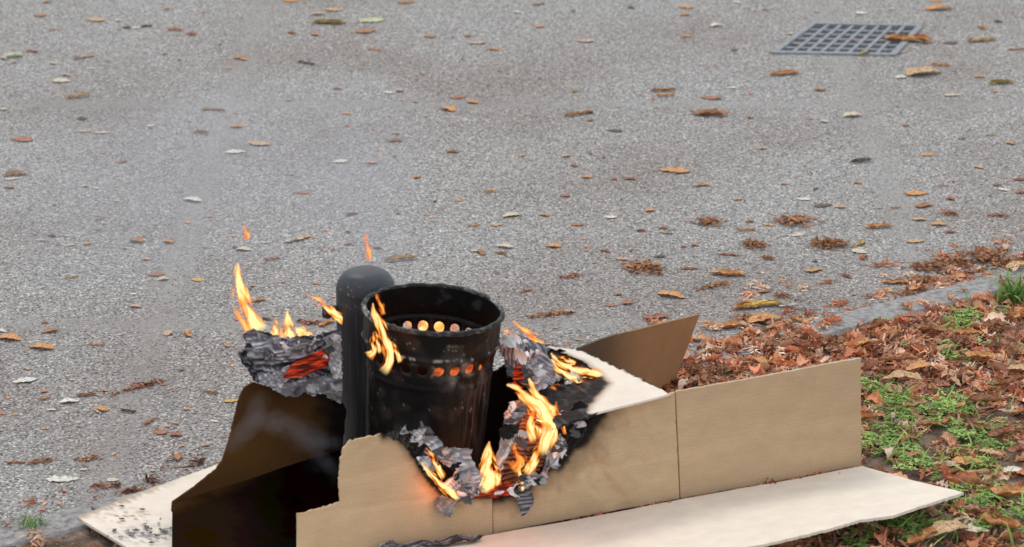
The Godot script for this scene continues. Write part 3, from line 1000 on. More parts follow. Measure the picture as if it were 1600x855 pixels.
	ash_piece("ash_flake", [[784, 528], [800, 520], [826, 528], [830, 548], [812, 556], [806, 578], [790, 562], [782, 546]], topv, 0.0, 0.008, 1.3, -0.0062, Color(0.16, 0.05, 0.045), Color(0.60, 0.60, 0.66), ash, "ribbed grey ash sheet beside the bucket")
	ash_piece("ash_flake", [[818, 536], [840, 534], [858, 542], [852, 556], [832, 556]], topv, 0.012, 0.006, 1.2, -0.006, Color(0.14, 0.15, 0.17), Color(0.46, 0.50, 0.56), ash)
	ash_piece("ash_flake", [[820, 562], [846, 548], [862, 560], [868, 590], [858, 606], [838, 600], [826, 584]], topv, 0.020, 0.009, -0.5, -0.0062, Color(0.20, 0.21, 0.24), Color(0.64, 0.65, 0.72), ash)
	ash_piece("char_curl", [[856, 548], [884, 552], [912, 566], [942, 592], [936, 600], [906, 606], [880, 616], [862, 596]], topv, 0.018, 0.006, -0.3, 0.007, Color(0.012, 0.012, 0.013), Color(0.10, 0.10, 0.11), ash)
	ash_piece("char_curl", [[862, 612], [884, 602], [912, 604], [924, 616], [918, 634], [900, 646], [876, 640]], topv, 0.050, 0.007, 0.4, 0.007, Color(0.014, 0.013, 0.013), Color(0.12, 0.12, 0.13), ash)
	ash_piece("ember_sheet", [[800, 566], [808, 560], [818, 590], [814, 612], [806, 616], [800, 590]], topv, -0.02, 0.006, 0.4, 0.006, D, D, ember)
	# many small curled flakes break up the burnt edges
	var tones := [ash.duplicate(), ash.duplicate(), ash.duplicate(), ash.duplicate()]
	var shades := [Color(0.82, 0.82, 0.84), Color(0.42, 0.42, 0.45), Color(0.12, 0.12, 0.13), Color(0.02, 0.018, 0.018)]
	for k in 4: tones[k].albedo_color = shades[k].linear_to_srgb()
	var bits := [leaf_mesh(0.7, 4.0, 0.2, 0.10, 0.8, 81), leaf_mesh(0.95, 2.5, -0.25, 0.14, 0.9, 82), leaf_mesh(0.6, 6.0, 0.15, 0.12, 0.8, 83)]
	var paths := [
		[back, 0.040, 9, 18.0, [[385, 530], [410, 560], [440, 540], [480, 530], [520, 530], [500, 590], [440, 606], [500, 615], [526, 612]]],
		[front, 0.020, 26, 20.0, [[620, 678], [650, 690], [676, 706], [700, 720], [720, 740], [740, 764], [712, 780], [770, 768], [800, 764]]],
		[front, 0.016, 34, 24.0, [[812, 756], [836, 740], [862, 712], [880, 690], [896, 664], [880, 650], [800, 690], [792, 660], [812, 640]]],
		[topv, 0.036, 34, 24.0, [[790, 530], [814, 540], [840, 550], [836, 590], [860, 600], [890, 600], [910, 620], [880, 636], [820, 610]]],
	]
	for g in paths:
		var pf: Transform3D = g[0]
		for i in int(g[2]):
			var line: Array = g[4]
			var k := rng.randi() % (line.size() - 1)
			var q := Vector2(line[k][0], line[k][1]).lerp(Vector2(line[k + 1][0], line[k + 1][1]), rng.randf()) + Vector2(rng.randfn(0, 6), rng.randfn(0, 5))
			var o := MeshInstance3D.new()
			o.name = "ash_flake"
			o.mesh = bits[rng.randi() % 3]
			var pick := rng.randf()
			o.material_override = tones[0 if pick < 0.42 else 1 if pick < 0.70 else 2 if pick < 0.87 else 3]
			box.add_child(o, true)
			var at := on_plane(q.x, q.y, pf.origin + pf.basis.z * (g[1] + rng.randf_range(-0.006, 0.010)), pf.basis.z)
			var w: float = metres(g[3], at) * rng.randf_range(0.5, 1.5)
			o.transform = Transform3D(pf.basis * Basis.from_euler(Vector3(PI / 2 + rng.randf_range(-0.7, 0.7), rng.randf_range(-0.7, 0.7), rng.randf() * TAU)).scaled(Vector3.ONE * w), at - box.position)
	# loose flakes on the near flap
	var nf := Transform3D(Basis(front.basis.x, -front.basis.z, Vector3.UP), Vector3(front.origin.x, BASE + 0.014, front.origin.z))
	ash_piece("ash_flake", [[590, 857], [612, 847], [640, 850], [690, 842], [740, 836], [758, 838], [740, 845], [690, 851], [650, 858], [612, 864]], nf, 0.004, 0.005, 0.3, 0.006, D, Color(0.36, 0.36, 0.38), ash, "grey ash flakes at the foot of the front panel")
	var crumbs := []
	for i in 34:
		var p := ground(232 + rng.randfn(0, 22), 832 + rng.randfn(0, 6), BASE + 0.0075)
		var v := rng.randf_range(0.12, 0.55)
		crumbs.append([Transform3D(Basis.from_euler(Vector3(rng.randf_range(-0.2, 0.2), rng.randf() * TAU, 0)).scaled(Vector3.ONE * rng.randf_range(0.004, 0.014)), p), Color(v, v, v * 1.08)])
	for q in [[190, 792, 0.03], [222, 797, 0.06], [246, 838, 0.05], [190, 812, 0.1], [236, 849, 0.05]]:
		crumbs.append([Transform3D(Basis.IDENTITY.scaled(Vector3.ONE * 0.010), ground(q[0], q[1], BASE + 0.0075)), Color(q[2], q[2] * 0.9, q[2] * 0.8)])
	scatter("ash_crumbs", leaf_mesh(0.6, 2.0, 0.1, 0.2, 0.9, 77), ash, crumbs, "small grey ash crumbs on the left ground flap")

# ------------------------------------------------------------------ flames
func flame_material(key: String, hot: float, sd := 1) -> StandardMaterial3D:
	var m := mat(key + str(sd), Color.WHITE, 1.0)
	m.specular_mode = BaseMaterial3D.SPECULAR_DISABLED
	m.transparency = BaseMaterial3D.TRANSPARENCY_ALPHA
	var w := 96; var h := 256
	var al := Image.create(w, h, false, Image.FORMAT_RGBA8)
	var em := Image.create(w, h, false, Image.FORMAT_RGBA8)
	var fn := FastNoiseLite.new()
	fn.seed = int(hot * 100) + sd * 37
	fn.frequency = 0.03
	fn.fractal_octaves = 2
	for y in h:
		var v := y / float(h - 1)          # 0 at the root, 1 at the tip
		for x in w:
			var bend := 9.0 * fn.get_noise_1d(y * 0.7 + 900.0)
			var u := absf(x / float(w - 1) * 2.0 - 1.0)
			var s := fn.get_noise_2d(x * 0.95 + bend * 0.6, y * 0.26)
			var core := 1.0 - u * 1.25 + s * (0.40 + 1.15 * v) - 0.16 * v
			core *= smoothstep(1.0, 0.86, u)
			core = clampf(core, 0, 1)
			var a := smoothstep(0.03, 0.62, core) * smoothstep(0.0, 0.16, v) * (1.0 - 0.45 * smoothstep(0.6, 1.0, v))
			var heat := clampf(core * (1.16 - 0.55 * v) * hot + 0.22 * s, 0, 1)
			var c := Color(0.93, 0.38, 0.12).lerp(Color(1.0, 0.62, 0.22), smoothstep(0.08, 0.4, heat)).lerp(Color(1.0, 0.92, 0.64), smoothstep(0.38, 0.82, heat))
			em.set_pixel(x, h - 1 - y, c)
			al.set_pixel(x, h - 1 - y, Color(0, 0, 0, clampf(a * minf(1.0, 0.42 + 0.5 * hot), 0, 0.88)))
	m.albedo_texture = ImageTexture.create_from_image(al)
	m.emission_enabled = true
	m.emission = Color.WHITE
	m.emission_operator = BaseMaterial3D.EMISSION_OP_MULTIPLY
	m.emission_texture = ImageTexture.create_from_image(em)
	m.emission_energy_multiplier = 1.08
	m.texture_repeat = false
	return m

# a tongue of flame: a lens-shaped body along a spine of [x, y, width] pixels, standing at the given plane
func flame(pts: Array, f: Transform3D, off: float, looks: Array, label: String, light := 0.0) -> void:
	var m: Material = looks[int(pts[0][0] + pts[0][1]) % looks.size()]
	var o: Vector3 = f.origin + f.basis.z * off
	var base := on_plane(pts[0][0], pts[0][1], o, f.basis.z)
	var c := Curve3D.new()
	var widths := []
	for i in pts.size():
		var p := on_plane(pts[i][0], pts[i][1], o, f.basis.z)
		var a := on_plane(pts[maxi(i - 1, 0)][0], pts[maxi(i - 1, 0)][1], o, f.basis.z)
		var b := on_plane(pts[mini(i + 1, pts.size() - 1)][0], pts[mini(i + 1, pts.size() - 1)][1], o, f.basis.z)
		var tg := (b - a) / 6.0
		c.add_point(p, -tg, tg)
		widths.append(metres(pts[i][2] * 1.45 + (0.0 if i < pts.size() - 1 else 3.0), p))
	var t := thing("flame", label, "flame", base, "flames of the burning cardboard")
	var st := begin()
	st.set_smooth_group(1)
	var n := 26
	var L := c.get_baked_length()
	var across := 10
	var grid := []
	var seg_at := []
	for i in pts.size(): seg_at.append(c.get_closest_offset(c.get_point_position(i)) / L)
	for i in n + 1:
		var v := i / float(n)
		var p := c.sample_baked(v * L, true)
		var tn := (c.sample_baked(minf(v * L + 0.002, L), true) - c.sample_baked(maxf(v * L - 0.002, 0.0), true)).normalized()
		var w: float = widths[-1]
		for k in pts.size() - 1:
			if v <= seg_at[k + 1] + 1e-5:
				w = lerpf(widths[k], widths[k + 1], smoothstep(0, 1, clampf((v - seg_at[k]) / maxf(seg_at[k + 1] - seg_at[k], 1e-4), 0, 1)))
				break
		w *= 1.0 + 0.22 * noise.get_noise_2d(v * 700.0 + pts[0][0] * 7.0, pts[0][1])
		var side_dir := tn.cross(f.basis.z).normalized()
		var twist := 0.5 * noise.get_noise_2d(v * 350.0, pts[0][0] * 3.0)
		var zz := (f.basis.z * cos(twist) + side_dir * sin(twist)).normalized()
		var xx := (side_dir * cos(twist) - f.basis.z * sin(twist)).normalized()
		var ring := []
		for k in across * 2:
			var s := -1.0 + 2.0 * k / across if k <= across else 1.0 - 2.0 * (k - across) / across
			var bulge := 0.32 * sqrt(maxf(0.0, 1.0 - s * s)) * (1.0 if k <= across else -1.0)
			ring.append([p + (xx * s + zz * bulge) * w * 0.5, Vector2(s * 0.5 + 0.5, 1.0 - v)])
		grid.append(ring)
	for i in n:
		for k in across * 2:
			var j := (k + 1) % (across * 2)
			for e in [[i, k], [i, j], [i + 1, j], [i, k], [i + 1, j], [i + 1, k]]:
				st.set_uv(grid[e[0]][e[1]][1])
				st.add_vertex(grid[e[0]][e[1]][0])
	obj("flame_tongue", done(st), m, t)
	if light > 0.0:
		var l := OmniLight3D.new()
		l.name = "flame_light"
		l.light_color = Color(1.0, 0.50, 0.18)
		l.light_energy = light * 0.35
		l.light_size = 0.015
		l.omni_range = 6.0
		l.omni_attenuation = 2.0
		l.shadow_enabled = true
		t.add_child(l)
		l.position = c.sample_baked(L * 0.4, true) - base

func build_flames() -> void:
	var hot := [flame_material("bright flame", 1.15, 1), flame_material("bright flame", 1.15, 2), flame_material("bright flame", 1.1, 3)]
	var mid := [flame_material("orange flame", 0.78, 1), flame_material("orange flame", 0.72, 2)]
	var dim := [flame_material("faint flame", 0.45, 1)]
	# left bundle
	flame([[406, 520, 42], [392, 500, 34], [381, 470, 27], [373, 440, 17], [372, 411, 3]], back, 0.0, hot, "tall yellow flame at the far left, on the ash bundle", 0.010)
	flame([[450, 530, 34], [450, 512, 20], [449, 486, 3]], back, 0.0, hot, "short upright yellow flame on the middle of the left ash bundle")
	flame([[428, 526, 16], [430, 512, 10], [431, 498, 2]], back, 0.0, mid, "thin small flame just right of the tall left flame")
	flame([[480, 530, 30], [470, 520, 22], [462, 512, 3]], back, -0.01, hot, "low flame between the ash bundle and the cylinder")
	var cf := Transform3D(front.basis, cyl_at)
	flame([[540, 504, 14], [520, 489, 14], [500, 472, 10], [482, 461, 3]], cf, 0.012, mid, "slanting flame blown left past the cylinder knob")
	flame([[388, 374, 10], [385, 365, 11], [382, 353, 3]], back, 0.0, dim, "small detached orange wisp floating above the tall left flame")
	flame([[579, 408, 8], [575, 392, 12], [572, 366, 4]], cf, -0.03, dim, "detached orange wisp floating above the domed cylinder")
	# bucket side
	var bf := Transform3D(front.basis, bucket_at + front.basis.z * 0.10)
	flame([[596, 584, 22], [607, 566, 16], [606, 542, 15], [596, 514, 14], [586, 490, 12], [583, 474, 3]], bf, 0.012, hot, "long thin flame licking up the bucket's left side", 0.003)
	flame([[600, 492, 7], [595, 478, 9], [588, 460, 3]], bf, 0.0, dim, "small orange lick at the bucket's rim, left")
	flame([[574, 558, 16], [584, 548, 9], [582, 534, 7], [584, 520, 2]], bf, 0.008, mid, "small forked flame left of the bucket's long flame")
	flame([[594, 552, 6], [590, 536, 6], [587, 518, 2]], bf, 0.008, mid, "hair thin flame between the two bucket side flames")
	flame([[626, 566, 8], [620, 552, 7], [613, 534, 2]], bf, 0.02, mid, "short thin flame on the bucket's dark front")
	# beyond the bucket on the burning top
	var tv := Transform3D(front.basis, front.origin - front.basis.z * 0.14)
	flame([[850, 541, 14], [832, 526, 13], [816, 514, 10], [802, 502, 3]], tv, -0.04, mid, "flame slanting up left behind the top panel's burnt corner")
	flame([[806, 532, 12], [798, 524, 11], [786, 516, 3]], tv, -0.03, mid, "small flame touching the bucket's right side")
	flame([[944, 586, 12], [915, 582, 18], [885, 572, 17], [868, 560, 10], [860, 552, 3]], tv, 0.022, hot, "flat flame spreading over the charred top panel", 0.004)
	flame([[914, 604, 10], [894, 592, 16], [874, 578, 12], [862, 562, 3]], tv, 0.03, hot, "lower of the two flames lying on the top panel")
	flame([[900, 568, 8], [886, 563, 9], [872, 558, 3]], tv, 0.018, mid, "small flame at the top panel's upper burnt edge")
	flame([[860, 630, 36], [868, 616, 30], [862, 604, 8]], tv, 0.05, dim, "round orange flame right of the main fire's tip")
	flame([[678, 545, 130], [678, 512, 125], [676, 486, 70], [670, 462, 4]], back, -0.03, hot, "wide flame beyond the bucket, seen through its far holes")
	# main fire in the notch
	flame([[858, 700, 10], [866, 680, 12], [862, 655, 9], [870, 628, 2]], front, 0.028, mid, "thin flame along the main fire's right side")
	flame([[836, 690, 14], [828, 668, 14], [832, 646, 10], [820, 628, 2]], front, 0.034, mid, "thin flame along the main fire's left side")
	flame([[846, 714, 16], [850, 692, 24], [854, 666, 30], [846, 642, 36], [824, 618, 28], [808, 606, 15], [792, 602, 3]], front, 0.03, hot, "largest flame of the main fire, bending left at its tip", 0.014)
	flame([[862, 668, 28], [854, 644, 30], [842, 622, 24], [834, 606, 14], [826, 592, 3]], front, 0.022, hot, "upright flame behind the main fire's largest one", 0.006)
	flame([[816, 768, 9], [814, 754, 12], [812, 738, 9], [813, 724, 2]], front, 0.010, hot, "small yellow flame at the bottom right of the notch")
	flame([[800, 736, 24], [812, 722, 20], [806, 706, 9], [804, 692, 2]], front, 0.015, dim, "dull orange flame over the ribbed cardboard")
	flame([[822, 742, 16], [834, 720, 16], [842, 700, 10], [850, 688, 3]], front, 0.022, mid, "slanting flame under the main fire")
	flame([[884, 680, 5], [878, 660, 7], [868, 632, 2]], front, 0.02, dim, "faint streak of flame right of the main fire")
	flame([[752, 770, 26], [758, 752, 30], [760, 732, 24], [763, 710, 18], [765, 690, 3]], front, 0.008, hot, "upright flame in the middle of the notch, before the bucket", 0.008)
	flame([[774, 760, 14], [776, 744, 14], [772, 724, 3]], front, 0.008, mid, "low flame right of the middle flame")
	flame([[716, 782, 12], [700, 768, 13], [684, 752, 10], [670, 738, 7], [659, 722, 2]], front, 0.022, hot, "thin flame creeping along the notch's left edge", 0.006)
	flame([[694, 748, 8], [684, 732, 11], [676, 716, 8], [666, 700, 2]], front, 0.018, mid, "narrow flame above the creeping left one")

# ------------------------------------------------------------------ smoke
func build_smoke() -> void:
	var puff := func(px: float, py: float, f: Transform3D, off: float, size: Vector3, turn: float, density: float) -> void:
		var v := FogVolume.new()
		v.name = numbered("smoke")
		v.shape = RenderingServer.FOG_VOLUME_SHAPE_ELLIPSOID
		v.size = size
		var m := FogMaterial.new()
		m.density = density
		m.albedo = Color(0.92, 0.94, 1.0)
		v.material = m
		add_child(v)
		v.position = on_plane(px, py, f.origin + f.basis.z * off, f.basis.z)
		v.rotation = Vector3(0, 0, turn)
		v.set_meta("kind", "stuff")
		v.set_meta("label", "thin grey smoke drifting from the burning box")
	var r := RandomNumberGenerator.new()
	r.seed = 4
	# a column rising behind the canister and drifting left over the road
	for k in 9:
		var t := k / 8.0
		puff.call(596 - 60 * t + r.randf_range(-12, 12), 440 - 230 * t, back, -0.05, Vector3(0.10 + 0.22 * t, 0.20, 0.10 + 0.14 * t), r.randf_range(-0.4, 0.5), 0.42 - 0.24 * t)
	for k in 5:
		puff.call(420 - 70 * k, 250 + r.randf_range(-60, 60), back, -0.25, Vector3(0.6, 0.34, 0.4), 0.2, 0.16)
	# thin wisps before the dark left panel
	var wf := Transform3D(front.basis, front.origin - front.basis.z * 0.11)
	for w in [[[395, 652], [420, 664], [440, 672], [462, 684], [486, 694], [508, 694], [528, 688]], [[480, 690], [498, 712], [515, 728], [532, 738]], [[430, 648], [452, 664], [478, 676], [504, 690]], [[352, 700], [380, 676], [400, 650], [410, 622]]]:
		for i in w.size() - 1:
			var a := Vector2(w[i][0], w[i][1]); var b := Vector2(w[i + 1][0], w[i + 1][1])
			var l := a.distance_to(b) * 0.00128
			for n in 5:
				var q := a.lerp(b, (n + 0.5) / 5.0)
				puff.call(q.x + r.randf_range(-5, 5), q.y + r.randf_range(-5, 5), wf, r.randf_range(-0.01, 0.01), Vector3(l * r.randf_range(0.8, 1.6), r.randf_range(0.016, 0.044), 0.04), -atan2(b.y - a.y, b.x - a.x) + r.randf_range(-0.4, 0.4), r.randf_range(0.16, 0.5))

# ------------------------------------------------------------------ leaves
const PALETTE := {
	"pale": Color(0.82, 0.70, 0.56), "white": Color(0.90, 0.86, 0.80), "pinkish": Color(0.72, 0.49, 0.38), "orange": Color(0.80, 0.40, 0.17),
	"tan": Color(0.72, 0.47, 0.27), "brown": Color(0.54, 0.265, 0.14), "russet": Color(0.54, 0.23, 0.145), "dark": Color(0.20, 0.15, 0.12),
	"yellow": Color(0.78, 0.52, 0.14), "green": Color(0.66, 0.70, 0.42), "olive": Color(0.44, 0.33, 0.10),
}

func leaf_material(colour: String) -> StandardMaterial3D:
	var key := "leaf " + colour
	if mats.has(key): return mats[key]
	var m := mat(key, PALETTE[colour].linear_to_srgb(), 0.72, true)
	if not mats.has("leaf grain"):
		var im := Image.create(256, 256, false, Image.FORMAT_RGBA8)
		var fn := FastNoiseLite.new()
		fn.seed = 5
		fn.frequency = 0.02
		fn.fractal_octaves = 5
		for y in 256:
			for x in 256:
				var s := x / 255.0
				var t := absf(y / 255.0 * 2.0 - 1.0)
				var vein := exp(-pow(t / 0.03, 2.0)) + 0.6 * exp(-pow((fposmod(s * 9.0 - t * 2.2, 1.0) - 0.5) / 0.07, 2.0))
				var v := clampf(0.90 + 0.28 * fn.get_noise_2d(x, y) + 0.14 * minf(vein, 1.0) - 0.35 * smoothstep(0.28, 0.5, fn.get_noise_2d(x * 2.0 + 700.0, y * 2.0)), 0, 1)
				im.set_pixel(x, y, Color(v, v * (0.97 + 0.04 * v), v * (0.94 + 0.06 * v)))
		var holder := StandardMaterial3D.new()
		holder.albedo_texture = ImageTexture.create_from_image(im)
		mats["leaf grain"] = holder
	m.albedo_texture = mats["leaf grain"].albedo_texture
	m.backlight_enabled = true
	m.backlight = Color(0.30, 0.22, 0.14)
	return m

# a dry leaf one unit long, lying along x
func leaf_mesh(width: float, roll: float, bend: float, crumple: float, tear: float, sd: int) -> ArrayMesh:
	var st := begin()
	st.set_smooth_group(1)
	var ns := 12; var nt := 6
	var pts := []
	var low := 9.0
	for i in ns + 1:
		var s := i / float(ns)
		var w := width * 0.5 * pow(sin(PI * pow(s, 0.8)), 0.75) + 0.004
		var row := []
		for j in nt + 1:
			var t := -1.0 + 2.0 * j / nt
			var edge := 1.0
			if absf(t) > 0.9: edge = 1.0 + tear * noise.get_noise_2d(s * 2600.0 + sd * 97.0, t * 300.0) * 1.6
			var x := s - 0.5
			var z := t * w * edge
			var y := 0.0
			if absf(roll) > 0.01:
				var phi := z * roll
				y += (1.0 - cos(phi)) / roll
				z = sin(phi) / roll
			y += absf(t) * w * 0.18
			y += bend * (x * x * 4.0)
			var cr := noise.get_noise_2d(s * 420.0 + sd * 131.0, t * 140.0 + sd * 17.0)
			y += crumple * cr
			z += crumple * 0.7 * noise.get_noise_2d(s * 260.0 + sd * 53.0, 9.0)
			low = minf(low, y)
			row.append(Vector3(x, y, z))
		pts.append(row)
	for i in ns:
		for j in nt:
			for e in [[i, j], [i + 1, j], [i + 1, j + 1], [i, j], [i + 1, j + 1], [i, j + 1]]:
				var p: Vector3 = pts[e[0]][e[1]]
				var k := 0.96 + 0.3 * noise.get_noise_2d(e[0] * 90.0 + sd * 11.0, e[1] * 90.0) + 0.1 * noise.get_noise_1d(sd * 999.0)
				st.set_color(Color(k, k * 0.99, k * 0.97))
				st.set_uv(Vector2(e[0] / float(ns), e[1] / float(nt)))
				st.add_vertex(p - Vector3(0, low, 0))
	# stalk
	var a: Vector3 = pts[0][nt / 2] - Vector3(0, low, 0)
	if tear < 0.5:
		st.set_uv(Vector2(0.5, 0.5))
		tube_into(st, PackedVector3Array([a, a + Vector3(-0.12, -a.y * 0.4, 0.02), a + Vector3(-0.24, -a.y * 0.7, 0.06)]), PackedFloat32Array([0.010, 0.008, 0.006]), 4, Color(0.8, 0.75, 0.7))
	return done(st)

# a ragged heap of dry shreds about one unit across
func shred_heap(count: int, wide: float, high: float, sd: int, length := 0.5) -> ArrayMesh:
	var r := RandomNumberGenerator.new()
	r.seed = sd
	var st := begin()
	st.set_smooth_group(-1)
	for n in count:
		var c := Vector3(r.randfn(0, 0.22), 0, r.randfn(0, 0.22 * wide))
		c.y = maxf(0.004, high * r.randf() * exp(-c.length_squared() * 5.0))
		var d := Vector3(r.randf_range(-1, 1), r.randf_range(-0.25, 0.35), r.randf_range(-1, 1)).normalized()
		var u := d.cross(Vector3.UP).normalized().rotated(d, r.randf_range(-1.2, 1.2))
		var l := length * r.randf_range(0.3, 1.0)
		var w := r.randf_range(0.02, 0.11) * length * 2.0
		var prev := []
		var k := r.randf_range(0.45, 1.35)
		var warm := r.randf_range(0.9, 1.05)
		for s in 4:
			var f := s / 3.0
			var p := c + d * (f - 0.5) * l + Vector3(0, sin(f * PI) * l * r.randf_range(-0.05, 0.22), 0)
			p.y = maxf(p.y, 0.003)
			u = u.rotated(d, r.randf_range(-0.6, 0.6))
			var hw := w * (0.25 + sin(f * PI) * 0.5) * r.randf_range(0.6, 1.2)
			var q := [p - u * hw, p + u * hw]
			if q[0].y < 0: q[0].y = 0.002
			if q[1].y < 0: q[1].y = 0.002
			if prev.size():
				st.set_color(Color(k, k * warm, k * warm))
				for e in [prev[0], prev[1], q[1], prev[0], q[1], q[0]]:
					st.set_uv(Vector2(e.x, e.z))
					st.add_vertex(e)
			prev = q
	return done(st)

func make_leaf_meshes() -> void:
	leaf_meshes = {"flat": [], "curled": [], "rolled": [], "arched": [], "scrap": [], "heap": [], "strip": []}
	for k in 4:
		leaf_meshes.flat.append(leaf_mesh(0.46 + 0.05 * k, 1.2, 0.05, 0.10, 0.25, k + 1))
		leaf_meshes.curled.append(leaf_mesh(0.55 + 0.05 * k, 5.5 + k, 0.12, 0.14, 0.3, k + 11))
		leaf_meshes.rolled.append(leaf_mesh(0.55, 11.0 + 1.5 * k, 0.03, 0.08, 0.2, k + 21))
		leaf_meshes.arched.append(leaf_mesh(0.55, 3.0, -0.28 + 0.03 * k, 0.14, 0.3, k + 31))
		leaf_meshes.scrap.append(leaf_mesh(0.75, 2.5, 0.10 - 0.08 * k, 0.2, 0.9, k + 41))
		leaf_meshes.heap.append(shred_heap(110, 0.75, 0.15, k + 51, 0.30))
		leaf_meshes.strip.append(shred_heap(70, 0.34, 0.06, k + 61, 0.26))

